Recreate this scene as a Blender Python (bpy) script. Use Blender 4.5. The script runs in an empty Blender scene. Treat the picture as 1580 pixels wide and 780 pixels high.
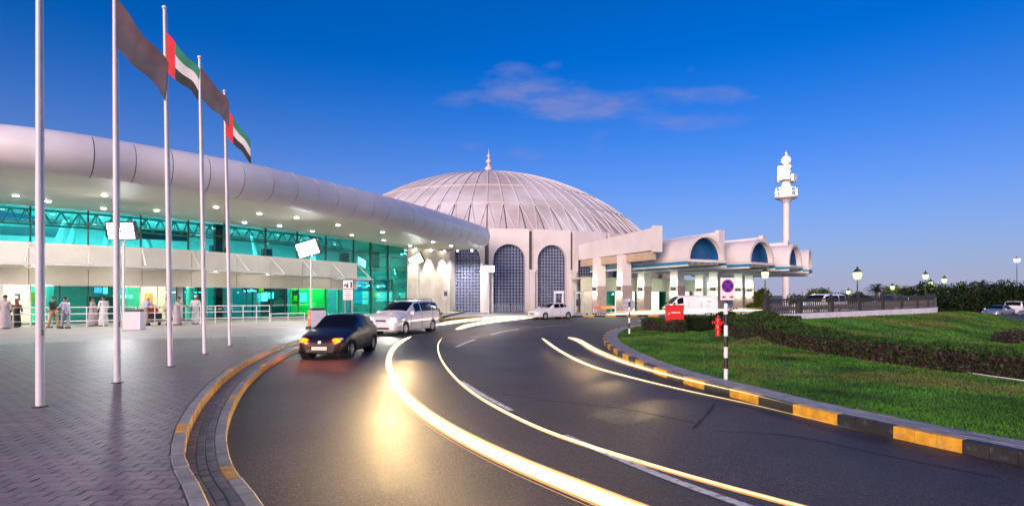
import bpy, bmesh, math, random
import numpy as np
from mathutils import Vector, Matrix
random.seed(7); rng = np.random.default_rng(7)
S = bpy.context.scene
COL = S.collection
PI = math.pi
R = math.radians

# ---------------------------------------------------------------- camera
F = 850.0 / 1580.0; HORIZ = 455.0; EYE = 2.1
cam = bpy.data.objects.new('camera', bpy.data.cameras.new('camera')); COL.objects.link(cam)
cam.location = (0, 0, EYE); cam.rotation_euler = (PI / 2, 0, 0)
cam.data.sensor_width = 36; cam.data.lens = 36 * F
cam.data.shift_y = (HORIZ - 390) / 1580; cam.data.clip_end = 6000; cam.data.clip_start = 0.05
S.camera = cam
def P(px, py, Y): return Vector(((px - 790) / 850 * Y, Y, EYE + (HORIZ - py) / 850 * Y))     # a point of the photo at depth Y
def G(px, py, z=0.0):                                                                          # a point of the photo on the plane z
    Y = 850 * (EYE - z) / (py - HORIZ); return Vector(((px - 790) / 850 * Y, Y, z))
def XY(px, Y): return Vector(((px - 790) / 850 * Y, Y, 0))

# ---------------------------------------------------------------- world, sun, exposure
SUN_EL, SUN_AZ = 15.0, 205.0          # low afterglow behind the camera, degrees clockwise from +Y
W = bpy.data.worlds.new('World'); S.world = W; W.use_nodes = True
nt = W.node_tree; N = nt.nodes; L = nt.links
for n in list(N): N.remove(n)
def wn(t, **k):
    n = N.new(t)
    for a, b in k.items(): setattr(n, a, b)
    return n
def wm(op, a, b=None, c=None):
    n = wn('ShaderNodeMath', operation=op)
    for i, v in enumerate((a, b, c)):
        if v is None: continue
        if isinstance(v, (int, float)): n.inputs[i].default_value = v
        else: L.new(v, n.inputs[i])
    return n.outputs[0]
out = wn('ShaderNodeOutputWorld'); bg = wn('ShaderNodeBackground')
sky = wn('ShaderNodeTexSky', sky_type='NISHITA', sun_disc=False)
sky.sun_elevation = R(SUN_EL); sky.sun_rotation = R(SUN_AZ); sky.altitude = 0
sky.air_density = 1.0; sky.dust_density = 0.2; sky.ozone_density = 8.0
tc = wn('ShaderNodeTexCoord'); sep = wn('ShaderNodeSeparateXYZ'); L.new(tc.outputs['Generated'], sep.inputs[0])
hs = wn('ShaderNodeHueSaturation'); hs.inputs['Saturation'].default_value = SKY_SAT = 1.15
L.new(sky.outputs[0], hs.inputs['Color'])
tint = wn('ShaderNodeMix', data_type='RGBA', blend_type='MULTIPLY'); tint.inputs[0].default_value = 1
L.new(hs.outputs[0], tint.inputs[6]); tint.inputs[7].default_value = (.36, .71, .92, 1)
# dusk clouds: soft patches by direction, broken up by noise
ys = wm('MAXIMUM', sep.outputs['Y'], 0.05)
cu = wm('DIVIDE', sep.outputs['X'], ys); cv = wm('DIVIDE', sep.outputs['Z'], ys)
cxyz = wn('ShaderNodeCombineXYZ'); L.new(cu, cxyz.inputs[0]); L.new(wm('MULTIPLY', cv, 2.6), cxyz.inputs[1])
nz = wn('ShaderNodeTexNoise'); nz.inputs['Scale'].default_value = 13; nz.inputs['Detail'].default_value = 8; nz.inputs['Roughness'].default_value = .6
L.new(cxyz.outputs[0], nz.inputs['Vector'])
tot = None
for (px, py, sx, sy, a) in ((815, 142, 75, 20, 1), (910, 165, 75, 17, .95), (870, 178, 40, 9, .8), (1085, 147, 85, 16, .65), (1040, 192, 65, 15, .5), (700, 158, 60, 13, .35),
                         (725, 226, 20, 9, .5), (805, 238, 45, 11, .6), (920, 218, 25, 20, .45), (787, 104, 30, 13, .6), (860, 101, 18, 10, .4), (1068, 107, 12, 9, .35), (1125, 185, 60, 20, .3)):
    u0, v0 = (px - 790) / 850, (455 - py) / 850
    du = wm('DIVIDE', wm('SUBTRACT', cu, u0), sx / 850); dv = wm('DIVIDE', wm('SUBTRACT', cv, v0), sy / 850)
    d2 = wm('ADD', wm('MULTIPLY', du, du), wm('MULTIPLY', dv, dv))
    m = wm('MULTIPLY', wm('POWER', 2.718, wm('MULTIPLY', d2, -0.8)), a)
    tot = m if tot is None else wm('ADD', tot, m)
cl = wm('MULTIPLY', wm('SUBTRACT', wm('MULTIPLY', wm('MINIMUM', tot, 0.9), wm('MULTIPLY', wm('POWER', nz.outputs[0], 1.6), 4.2)), 0.36), 0.85)
clampn = wn('ShaderNodeClamp'); L.new(cl, clampn.inputs[0])
cmix = wn('ShaderNodeMix', data_type='RGBA'); L.new(wm('MULTIPLY', clampn.outputs[0], 0.5), cmix.inputs[0])
hz = wm('POWER', wm('SUBTRACT', 1.0, wm('MINIMUM', wm('DIVIDE', wm('MAXIMUM', sep.outputs['Z'], 0.0), 0.40), 1.0)), 1.9)      # mauve dusk haze low over the horizon
hmix = wn('ShaderNodeMix', data_type='RGBA'); L.new(hz, hmix.inputs[0]); L.new(tint.outputs[2], hmix.inputs[6]); hmix.inputs[7].default_value = (2.45, 2.38, 3.45, 1)
L.new(hmix.outputs[2], cmix.inputs[6]); CLOUD_COL = (1.7, 1.7, 3.3, 1); cmix.inputs[7].default_value = CLOUD_COL
L.new(cmix.outputs[2], bg.inputs[0]); bg.inputs[1].default_value = 0.10
L.new(bg.outputs[0], out.inputs[0])
sun = bpy.data.objects.new('sun', bpy.data.lights.new('sun', 'SUN')); COL.objects.link(sun)
sun.data.energy = 3.0; sun.data.angle = R(35); sun.data.color = (1.0, .74, .60)
az, el = R(SUN_AZ), R(SUN_EL)
sdir = Vector((math.sin(az) * math.cos(el), math.cos(az) * math.cos(el), math.sin(el)))
sun.rotation_euler = sdir.to_track_quat('Z', 'Y').to_euler()
S.view_settings.view_transform = 'Standard'; S.view_settings.look = 'None'
S.view_settings.exposure = 0.75; S.view_settings.gamma = 1.0
S.cycles.use_denoising = True; S.cycles.max_bounces = 8; S.cycles.transparent_max_bounces = 16
S.cycles.sample_clamp_indirect = 4.0; S.cycles.caustics_reflective = False; S.cycles.caustics_refractive = False

# ---------------------------------------------------------------- materials
MATS = {}
def M(name, col, rough=.5, metal=0.0, var=.08, scale=2.0, bump=0.0, bscale=60.0, rnd=0.0, emit=None, es=0.0, spec=.5, rvar=0.0, stain=None, coat=0.0):
    m = bpy.data.materials.new(name); m.use_nodes = True; MATS[name] = m
    t = m.node_tree; n = t.nodes; l = t.links; b = n['Principled BSDF']
    b.inputs['Roughness'].default_value = rough; b.inputs['Metallic'].default_value = metal
    b.inputs['Specular IOR Level'].default_value = spec; b.inputs['Coat Weight'].default_value = coat; b.inputs['Coat Roughness'].default_value = .05
    c = (*col, 1)
    g = n.new('ShaderNodeNewGeometry')
    src = None
    if var:
        z = n.new('ShaderNodeTexNoise'); z.inputs['Scale'].default_value = scale; z.inputs['Detail'].default_value = 6; z.inputs['Roughness'].default_value = .6
        l.new(g.outputs['Position'], z.inputs['Vector'])
        r = n.new('ShaderNodeMapRange'); r.inputs[1].default_value = .3; r.inputs[2].default_value = .7
        r.inputs[3].default_value = 1 - var * 1.6; r.inputs[4].default_value = 1 + var * 1.6; l.new(z.outputs[0], r.inputs[0])
        src = r.outputs[0]
        if rvar:
            r2 = n.new('ShaderNodeMapRange'); r2.inputs[1].default_value = .3; r2.inputs[2].default_value = .7
            r2.inputs[3].default_value = rough - rvar; r2.inputs[4].default_value = rough + rvar
            l.new(z.outputs[0], r2.inputs[0]); l.new(r2.outputs[0], b.inputs['Roughness'])
    if rnd:
        oi = n.new('ShaderNodeObjectInfo'); r = n.new('ShaderNodeMapRange'); r.inputs[3].default_value = 1 - rnd; r.inputs[4].default_value = 1 + rnd
        l.new(oi.outputs['Random'], r.inputs[0])
        if src is None: src = r.outputs[0]
        else:
            mm = n.new('ShaderNodeMath'); mm.operation = 'MULTIPLY'; l.new(src, mm.inputs[0]); l.new(r.outputs[0], mm.inputs[1]); src = mm.outputs[0]
    if src is not None:
        v = n.new('ShaderNodeVectorMath'); v.operation = 'SCALE'; v.inputs[0].default_value = col; l.new(src, v.inputs['Scale'])
        csrc = v.outputs[0]
        if stain:
            sc, scale2, lo, hi, amt = stain
            z2 = n.new('ShaderNodeTexNoise'); z2.inputs['Scale'].default_value = scale2; z2.inputs['Detail'].default_value = 5; l.new(g.outputs['Position'], z2.inputs['Vector'])
            r3 = n.new('ShaderNodeMapRange'); r3.inputs[1].default_value = lo; r3.inputs[2].default_value = hi; r3.inputs[4].default_value = amt; l.new(z2.outputs[0], r3.inputs[0])
            mx = n.new('ShaderNodeMix'); mx.data_type = 'RGBA'; l.new(r3.outputs[0], mx.inputs[0]); l.new(csrc, mx.inputs[6]); mx.inputs[7].default_value = (*sc, 1); csrc = mx.outputs[2]
        l.new(csrc, b.inputs['Base Color'])
    else: b.inputs['Base Color'].default_value = c
    if bump:
        z = n.new('ShaderNodeTexNoise'); z.inputs['Scale'].default_value = bscale; z.inputs['Detail'].default_value = 4; l.new(g.outputs['Position'], z.inputs['Vector'])
        bp = n.new('ShaderNodeBump'); bp.inputs['Strength'].default_value = bump; bp.inputs['Distance'].default_value = .02
        l.new(z.outputs[0], bp.inputs['Height']); l.new(bp.outputs[0], b.inputs['Normal'])
    if emit: b.inputs['Emission Color'].default_value = (*emit, 1); b.inputs['Emission Strength'].default_value = es
    return m
def glass(name, tcol, refl=.12, rough=.02):
    m = bpy.data.materials.new(name); m.use_nodes = True; MATS[name] = m
    t = m.node_tree; n = t.nodes; l = t.links; n.remove(n['Principled BSDF'])
    tr = n.new('ShaderNodeBsdfTransparent'); tr.inputs[0].default_value = (*tcol, 1)
    gl = n.new('ShaderNodeBsdfGlossy'); gl.inputs['Roughness'].default_value = rough; gl.inputs[0].default_value = (.9, 1, 1, 1)
    fr = n.new('ShaderNodeFresnel'); fr.inputs[0].default_value = 1.45
    a = n.new('ShaderNodeMath'); a.operation = 'MULTIPLY_ADD'; l.new(fr.outputs[0], a.inputs[0]); a.inputs[1].default_value = .5; a.inputs[2].default_value = refl - .04; a.use_clamp = True
    mx = n.new('ShaderNodeMixShader'); l.new(a.outputs[0], mx.inputs[0]); l.new(tr.outputs[0], mx.inputs[1]); l.new(gl.outputs[0], mx.inputs[2])
    l.new(mx.outputs[0], n['Material Output'].inputs[0]); return m
def glow(name, col, s):
    m = bpy.data.materials.new(name); m.use_nodes = True; MATS[name] = m
    n = m.node_tree.nodes; n.remove(n['Principled BSDF']); e = n.new('ShaderNodeEmission'); e.inputs[0].default_value = (*col, 1); e.inputs[1].default_value = s
    m.node_tree.links.new(e.outputs[0], n['Material Output'].inputs[0]); return m

# ---------------------------------------------------------------- mesh helpers
class MB:
    def __init__(s): s.v = []; s.f = []
    def add(s, vs, fs):
        o = len(s.v); s.v += [tuple(x) for x in vs]; s.f += [tuple(i + o for i in f) for f in fs]; return s
    def box(s, c, d, rz=0.0, bev=0.0):
        x, y, z = d[0] / 2, d[1] / 2, d[2] / 2; ca, sa = math.cos(rz), math.sin(rz)
        if bev:
            b = min(bev, x * .9, y * .9, z * .9)
            pts = []
            for (lx, ly, lz) in ((x, y, -z), (x, y, z - b), (x - b, y - b, z)):
                pts += [(-lx, -ly, lz), (lx, -ly, lz), (lx, ly, lz), (-lx, ly, lz)]
            fs = [(3, 2, 1, 0), (8, 9, 10, 11)] + [(r * 4 + i, r * 4 + (i + 1) % 4, r * 4 + 4 + (i + 1) % 4, r * 4 + 4 + i) for r in (0, 1) for i in range(4)]
        else:
            pts = [(-x, -y, -z), (x, -y, -z), (x, y, -z), (-x, y, -z), (-x, -y, z), (x, -y, z), (x, y, z), (-x, y, z)]
            fs = [(3, 2, 1, 0), (4, 5, 6, 7), (0, 1, 5, 4), (1, 2, 6, 5), (2, 3, 7, 6), (3, 0, 4, 7)]
        return s.add([(c[0] + p[0] * ca - p[1] * sa, c[1] + p[0] * sa + p[1] * ca, c[2] + p[2]) for p in pts], fs)
    def prism(s, poly, z0, z1, bev=0.0):
        n = len(poly)
        a = sum(poly[i][0] * poly[(i + 1) % n][1] - poly[(i + 1) % n][0] * poly[i][1] for i in range(n))
        if a < 0: poly = poly[::-1]
        vs = [(p[0], p[1], z0) for p in poly] + [(p[0], p[1], z1 - bev) for p in poly]
        fs = [tuple(range(n))[::-1]] + [(i, (i + 1) % n, n + (i + 1) % n, n + i) for i in range(n)]
        if bev:
            cx = sum(p[0] for p in poly) / n; cy = sum(p[1] for p in poly) / n
            for p in poly:
                d = math.hypot(p[0] - cx, p[1] - cy) or 1; k = max(0, 1 - bev * 1.3 / d); vs.append((cx + (p[0] - cx) * k, cy + (p[1] - cy) * k, z1))
            fs += [(n + i, n + (i + 1) % n, 2 * n + (i + 1) % n, 2 * n + i) for i in range(n)] + [tuple(range(2 * n, 3 * n))]
        else: fs.append(tuple(range(n, 2 * n)))
        return s.add(vs, fs)
    def hexa(s, b, t):     # four bottom, four top points
        return s.add(list(b) + list(t), [(3, 2, 1, 0), (4, 5, 6, 7), (0, 1, 5, 4), (1, 2, 6, 5), (2, 3, 7, 6), (3, 0, 4, 7)])
    def wall(s, A, B, z0, z1, th, z0b=None, z1b=None):   # from plan A to B, thickness to the left of A->B
        d = (Vector((B[0], B[1], 0)) - Vector((A[0], A[1], 0))).normalized(); nn = Vector((-d.y, d.x, 0)) * th
        z0b = z0 if z0b is None else z0b; z1b = z1 if z1b is None else z1b
        A = Vector((A[0], A[1], 0)); B = Vector((B[0], B[1], 0)); u = Vector((0, 0, 1))
        return s.hexa([A + u * z0, B + u * z0b, B + nn + u * z0b, A + nn + u * z0], [A + u * z1, B + u * z1b, B + nn + u * z1b, A + nn + u * z1])
    def tube(s, pts, r, n=8, caps=True, sq=1.0, closed=False):
        pts = [Vector(p) for p in pts]; k = len(pts); rs = r if isinstance(r, (list, tuple)) else [r] * k
        vs = []; pn = None
        for i in range(k):
            a = pts[max(i - 1, 0)]; b = pts[min(i + 1, k - 1)]
            if closed: a = pts[(i - 1) % k]; b = pts[(i + 1) % k]
            t = (b - a).normalized()
            if pn is None: pn = Vector((0, 0, 1)).cross(t) if abs(t.z) < .95 else Vector((1, 0, 0)).cross(t)
            pn = (pn - t * pn.dot(t)).normalized(); q = t.cross(pn)
            vs += [pts[i] + (pn * math.cos(2 * PI * j / n) + q * math.sin(2 * PI * j / n) * sq) * rs[i] for j in range(n)]
        fs = [(i * n + j, i * n + (j + 1) % n, ((i + 1) % k) * n + (j + 1) % n, ((i + 1) % k) * n + j) for i in range(k if closed else k - 1) for j in range(n)]
        if caps and not closed: fs += [tuple(range(n))[::-1], tuple(range((k - 1) * n, k * n))]
        return s.add(vs, fs)
    def lathe(s, prof, n=16, c=(0, 0, 0), sx=1.0, sy=1.0, caps=True):
        vs = [(c[0] + r * math.cos(2 * PI * j / n) * sx, c[1] + r * math.sin(2 * PI * j / n) * sy, c[2] + z) for r, z in prof for j in range(n)]
        fs = [(i * n + j, i * n + (j + 1) % n, (i + 1) * n + (j + 1) % n, (i + 1) * n + j) for i in range(len(prof) - 1) for j in range(n)]
        if caps: fs += [tuple(range(n))[::-1], tuple(range((len(prof) - 1) * n, len(prof) * n))]
        return s.add(vs, fs)
    def grid(s, rows, flip=False):
        h = len(rows); w = len(rows[0])
        fs = [(i * w + j, i * w + j + 1, (i + 1) * w + j + 1, (i + 1) * w + j) for i in range(h - 1) for j in range(w - 1)]
        if flip: fs = [f[::-1] for f in fs]
        return s.add([p for r in rows for p in r], fs)
    def build(s, name, m, par=None, smooth=False, world=True, kind=None, **tags):
        me = bpy.data.meshes.new(name)
        vs = s.v
        if par is not None and world:
            lx = par.get('_w'); lx = Vector(lx) if lx is not None else Vector(par.location)
            vs = [(v[0] - lx[0], v[1] - lx[1], v[2] - lx[2]) for v in vs]
        me.from_pydata(vs, [], s.f); me.materials.append(m if not isinstance(m, str) else MATS[m])
        if smooth:
            me.polygons.foreach_set('use_smooth', [True] * len(me.polygons))
            if hasattr(me, 'set_sharp_from_angle'): me.set_sharp_from_angle(angle=R(40))
        o = bpy.data.objects.new(name, me); COL.objects.link(o)
        if par is not None:
            o.parent = par
            if world: o['_w'] = tuple(lx)
        if kind: o['kind'] = kind
        for k, v in tags.items(): o[k] = v
        return o
def thing(name, label, cat, loc=(0, 0, 0), rz=0.0, group=None):
    o = bpy.data.objects.new(name, None); COL.objects.link(o); o.location = loc; o.rotation_euler = (0, 0, rz); o.empty_display_size = .2
    o['label'] = label; o['category'] = cat
    if group: o['group'] = group
    return o
def tag(o, label, cat, group=None):
    o['label'] = label; o['category'] = cat
    if group: o['group'] = group
    return o
def struct(o, label=None):
    o['kind'] = 'structure'
    if label: o['label'] = label
    return o
def inst(src, mesh_name=None, par=None, loc=(0, 0, 0), rz=0.0):
    c = src.copy(); COL.objects.link(c); c.parent = par; c.location = loc; c.rotation_euler = (0, 0, rz); return c
def copy_tree(o, par=None):
    c = o.copy(); COL.objects.link(c); c.parent = par
    for ch in o.children: copy_tree(ch, c)
    return c
def lamp(name, kind, loc, energy, col, par=None, size=.2, aim=None, spot=120, blend=.6):
    d = bpy.data.lights.new(name, kind); d.energy = energy; d.color = col
    if kind == 'AREA': d.size = size
    else: d.shadow_soft_size = size
    if kind == 'SPOT': d.spot_size = R(spot); d.spot_blend = blend
    o = bpy.data.objects.new(name, d); COL.objects.link(o)
    loc = Vector(loc)
    if aim is not None: o.rotation_euler = (loc - Vector(aim)).to_track_quat('Z', 'Y').to_euler()
    if par is not None:
        lx = Vector(par.get('_w', tuple(par.location))); o.parent = par; o.location = loc - lx
    else: o.location = loc
    return o
def spline(xs, ys):      # natural cubic, linear outside
    xs = np.array(xs, float); ys = np.array(ys, float); n = len(xs); h = np.diff(xs)
    A = np.zeros((n, n)); b = np.zeros(n); A[0, 0] = A[-1, -1] = 1
    for i in range(1, n - 1):
        A[i, i - 1] = h[i - 1]; A[i, i] = 2 * (h[i - 1] + h[i]); A[i, i + 1] = h[i]; b[i] = 6 * ((ys[i + 1] - ys[i]) / h[i] - (ys[i] - ys[i - 1]) / h[i - 1])
    m = np.linalg.solve(A, b)
    def f(x):
        i = int(min(max(np.searchsorted(xs, x) - 1, 0), n - 2)); t = x - xs[i]; u = xs[i + 1] - x
        if x < xs[0]: return float(ys[0] + (x - xs[0]) * ((ys[1] - ys[0]) / h[0] - h[0] * m[1] / 6))
        if x > xs[-1]: return float(ys[-1] + (x - xs[-1]) * ((ys[-1] - ys[-2]) / h[-1] + h[-1] * m[-2] / 6))
        return float((m[i] * u ** 3 + m[i + 1] * t ** 3) / (6 * h[i]) + (ys[i] / h[i] - m[i] * h[i] / 6) * u + (ys[i + 1] / h[i] - m[i + 1] * h[i] / 6) * t)
    return f
class Path:              # smooth plan curve through points, by arc length
    def __init__(s, pts, step=.12):
        pts = [Vector((p[0], p[1], 0)) for p in pts]; o = []
        for i in range(len(pts) - 1):
            p0 = pts[max(i - 1, 0)]; p1 = pts[i]; p2 = pts[i + 1]; p3 = pts[min(i + 2, len(pts) - 1)]
            k = max(2, int((p2 - p1).length / step))
            def tj(t, a, b): return t + max((b - a).length, 1e-6) ** .5
            t0 = 0; t1 = tj(t0, p0, p1); t2 = tj(t1, p1, p2); t3 = tj(t2, p2, p3)
            for j in range(k):
                t = t1 + (t2 - t1) * j / k
                if i == 0: A1 = p1
                else: A1 = p0 * ((t1 - t) / (t1 - t0)) + p1 * ((t - t0) / (t1 - t0))
                A2 = p1 * ((t2 - t) / (t2 - t1)) + p2 * ((t - t1) / (t2 - t1))
                A3 = p2 if i == len(pts) - 2 else p2 * ((t3 - t) / (t3 - t2)) + p3 * ((t - t2) / (t3 - t2))
                B1 = A2 if i == 0 else A1 * ((t2 - t) / (t2 - t0)) + A2 * ((t - t0) / (t2 - t0))
                B2 = A2 if i == len(pts) - 2 else A2 * ((t3 - t) / (t3 - t1)) + A3 * ((t - t1) / (t3 - t1))
                o.append(B1 * ((t2 - t) / (t2 - t1)) + B2 * ((t - t1) / (t2 - t1)))
        o.append(pts[-1])
        s.p = np.array([(v.x, v.y) for v in o]); d = np.hypot(*np.diff(s.p, axis=0).T); s.s = np.concatenate([[0], np.cumsum(d)]); s.len = float(s.s[-1])
    def at(s, u, off=0.0):      # off > 0 to the left of the direction of travel
        x = np.interp(u, s.s, s.p[:, 0]); y = np.interp(u, s.s, s.p[:, 1]); e = .15
        a = (np.interp(u - e, s.s, s.p[:, 0]), np.interp(u - e, s.s, s.p[:, 1])); b = (np.interp(u + e, s.s, s.p[:, 0]), np.interp(u + e, s.s, s.p[:, 1]))
        dx, dy = b[0] - a[0], b[1] - a[1]; d = math.hypot(dx, dy) or 1
        return Vector((x - dy / d * off, y + dx / d * off, 0))
    def ribbon(s, u0, u1, o0, o1, z, step=.3):
        n = max(2, int((u1 - u0) / step)); us = [u0 + (u1 - u0) * i / n for i in range(n + 1)]
        return [[(*s.at(u, o)[:2], z) for u in us] for o in (o0, o1)]
# ---------------------------------------------------------------- ground, road, kerbs, paving
M('asphalt', (.056, .045, .051), .60, var=.25, scale=.5, bump=.85, bscale=75, rvar=.08, spec=.42, stain=((.022, .020, .024), .3, .5, .72, .65))
def speckle(mat, sc, lo, hi):      # pale and dark stone chips in the surface
    t = MATS[mat].node_tree; n = t.nodes; l = t.links; b = n['Principled BSDF']; src = b.inputs['Base Color'].links[0].from_socket
    g = n.new('ShaderNodeNewGeometry'); v = n.new('ShaderNodeTexVoronoi'); v.inputs['Scale'].default_value = sc; l.new(g.outputs['Position'], v.inputs['Vector'])
    sp_ = n.new('ShaderNodeSeparateColor'); l.new(v.outputs['Color'], sp_.inputs[0])
    r = n.new('ShaderNodeMapRange'); r.inputs[3].default_value = lo; r.inputs[4].default_value = hi; p = n.new('ShaderNodeMath'); p.operation = 'POWER'; p.inputs[1].default_value = 2.2; l.new(sp_.outputs[0], p.inputs[0]); l.new(p.outputs[0], r.inputs[0])
    m = n.new('ShaderNodeVectorMath'); m.operation = 'SCALE'; l.new(src, m.inputs[0]); l.new(r.outputs[0], m.inputs['Scale']); l.new(m.outputs[0], b.inputs['Base Color'])
speckle('asphalt', 75, .5, 2.1)
M('ground_sand', (.16, .13, .10), .9, var=.2, scale=.1)
M('paver', (.175, .108, .128), .38, var=.16, scale=1.2, bump=.25, bscale=90, rnd=.22, stain=((.17, .075, .075), .5, .55, .7, .55))
M('paver_brown', (.15, .11, .105), .5, var=.15, scale=3, bump=.3, bscale=90, rnd=.25)
M('paver_grey', (.24, .23, .25), .55, var=.15, scale=3, bump=.3, bscale=90, rnd=.2)
M('joint', (.05, .045, .045), .9, var=.2, scale=8)
M('concrete_pale', (.36, .33, .31), .55, var=.1, scale=.6, stain=((.33, .31, .3), 1.3, .5, .75, .5))
M('kerb_concrete', (.30, .29, .27), .7, var=.16, scale=5, bump=.3, bscale=70, rnd=.12)
M('kerb_yellow', (.62, .31, .022), .5, var=.2, scale=7, bump=.2, bscale=70, rnd=.12, stain=((.3, .25, .18), 9, .60, .70, .55))
M('kerb_black', (.018, .018, .02), .55, var=.2, scale=7, bump=.2, bscale=70, stain=((.12, .11, .1), 9, .6, .7, .5))
M('road_paint', (.62, .62, .60), .6, var=.15, scale=6, stain=((.12, .12, .12), 11, .52, .66, .75))
M('grass_soil', (.024, .066, .010), .95, var=.3, scale=1.1, stain=((.10, .10, .03), .35, .50, .66, .7))
M('grass_blade', (.042, .135, .014), .6, var=.5, scale=.5, spec=.2, stain=((.16, .16, .04), .35, .50, .66, .75))
M('dirt', (.22, .15, .10), .95, var=.2, scale=3)

g = MB(); g.grid([[(-3000, -300, -.45), (3000, -300, -.45)], [(-3000, 4000, -.45), (3000, 4000, -.45)]])
struct(g.build('ground', 'ground_sand'))
b = MB(); b.grid([[(-60, -8, 0), (62, -8, 0)], [(-60, 125, 0), (62, 125, 0)]])
road = struct(b.build('road', 'asphalt'))

C1 = Path([G(432, 840), G(392, 780), G(362, 740), G(351, 700), G(352, 665), G(363, 630), G(382, 598), G(412, 570), G(455, 545), G(510, 526), G(560, 513), G(610, 503.5), G(660, 497), G(705, 492.5), G(760, 490), G(830, 489), G(900, 488.8), G(1000, 488), G(1100, 487.5), G(1180, 487), G(1330, 486)])
C2 = Path([G(1760, 765), G(1640, 732), G(1563, 715), G(1444.6, 690), G(1346, 667.7), G(1264.6, 649), G(1198.5, 632), G(1146, 617), G(1100, 604.6), G(1045, 588.5), G(1000, 572), G(965, 555), G(942, 541), G(931, 528.5), G(934, 519), G(950, 511), G(975, 506), G(1010, 502), G(1060, 499), G(1120, 496), G(1180, 493), G(1260, 490)])
def near_u(path, p):
    d = np.hypot(path.p[:, 0] - p[0], path.p[:, 1] - p[1]); return float(path.s[int(np.argmin(d))])
uJ = near_u(C1, G(690, 494))
# raised pavements (solid steps)
pz = [C1.at(u, .55)[:2] for u in np.arange(0, uJ, .4)] + [(-5.2, 61.5), (-60, 61.5), (-60, -8), (C1.at(0, .55).x, -8)]
m_ = MB(); m_.prism([tuple(p) for p in pz], -.2, .262); plaza = struct(m_.build('plaza_bed', 'joint'))
st = [tuple(C1.at(u, .10)[:2]) for u in np.arange(0, uJ, .4)] + [tuple(C1.at(u, .9)[:2]) for u in np.arange(uJ, 0, -.4)]
m_ = MB(); m_.grid([[(*C1.at(u, o)[:2], .118) for u in np.arange(0, uJ + 1, .3)] for o in (.08, .6)]); step_bed = struct(m_.build('kerb_step_bed', 'joint'))
fp = [tuple(C1.at(u, .10)[:2]) for u in np.arange(uJ - .6, C1.len, .6)] + [(60, 110), (-5.19, 110)]
m_ = MB(); m_.prism(fp, -.2, .14); far_pave = struct(m_.build('terminal_pavement', 'concrete_pale'))
# pale concrete apron in front of the glass
A0 = G(-160, 533.5, .3); A1 = G(0, 530.5, .3); A2 = G(140, 525, .3); A3 = G(300, 521, .3); A4 = G(460, 515.5, .3)
apb = [tuple(p[:2]) for p in (A0, A1, A2, A3, A4)] + [tuple(C1.at(u, .60)[:2]) for u in np.arange(near_u(C1, G(505, 528)), uJ, .5)] + [(-5.25, 61.4), (-59, 61.4), (-59, 20)]
m_ = MB(); m_.prism(apb, .25, .296); apron = struct(m_.build('concrete_apron', 'concrete_pale'))

def stone(name, L_, w, h, mats, bev=.012, yface=False):
    me_b = MB(); me_b.box((0, 0, 0), (L_, w, h), bev=bev); o = me_b.build(name, mats[0]); me = o.data
    for k in mats[1:]: me.materials.append(MATS[k])
    if yface:
        for i in (2, 6): me.polygons[i].material_index = 1
    bpy.data.objects.remove(o); return me
def put(name, me, par, p, rz):
    o = bpy.data.objects.new(name, me); COL.objects.link(o); o.parent = par; o.location = p; o.rotation_euler = (0, 0, rz); return o
def ang(path, u):
    a, b_ = path.at(u - .2), path.at(u + .2); return math.atan2(b_.y - a.y, b_.x - a.x)
kerb1 = struct(MB().add([(0, 0, -.05), (.01, 0, -.05), (0, .01, -.05)], [(0, 1, 2)]).build('road_kerb', 'joint')) if False else None
def kerb_root(name): 
    o = bpy.data.objects.new(name, None); COL.objects.link(o); o['kind'] = 'structure'; return o
kA = kerb_root('road_kerb'); kB = kerb_root('plaza_kerb'); kC = kerb_root('island_kerb')
SL = .56
me_n = stone('kerb_stone', SL - .008, .15, .30, ['kerb_concrete', 'kerb_yellow'], yface=True)
me_y = stone('kerb_stone', SL - .008, .15, .30, ['kerb_yellow', 'kerb_yellow'])
me_k = stone('kerb_stone', SL - .008, .15, .30, ['kerb_black'])
u = .2; i = 0
uF = near_u(C1, G(840, 489))
while u < C1.len - 1:
    me = me_n if u < uF else (me_y if (i // 2) % 2 == 0 else me_k)
    if u < uF and i % 9 == 3: me = me_y
    p = C1.at(u, .075); put('kerb_stone', me, kA, (p.x, p.y, .0 + random.uniform(-.003, .003)), ang(C1, u))
    if u < uJ:
        p = C1.at(u + .2, .54); put('kerb_stone', me_y if (i % 11 == 6) else me_n, kB, (p.x, p.y, .153 + random.uniform(-.003, .003)), ang(C1, u))
    u += SL; i += 1
ME3 = {k: stone('kerb_stone', .285, .15, .36, ['kerb_' + k], bev=.01) for k in ('yellow', 'black')}
u = .1; i = 0
while u < C2.len - .5:
    k = 'yellow' if (i // 3) % 2 == 0 else 'black'
    p = C2.at(u, -.075); put('kerb_stone', ME3[k], kC, (p.x, p.y, .0 + random.uniform(-.002, .002)), ang(C2, u)); u += .29; i += 1

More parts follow.
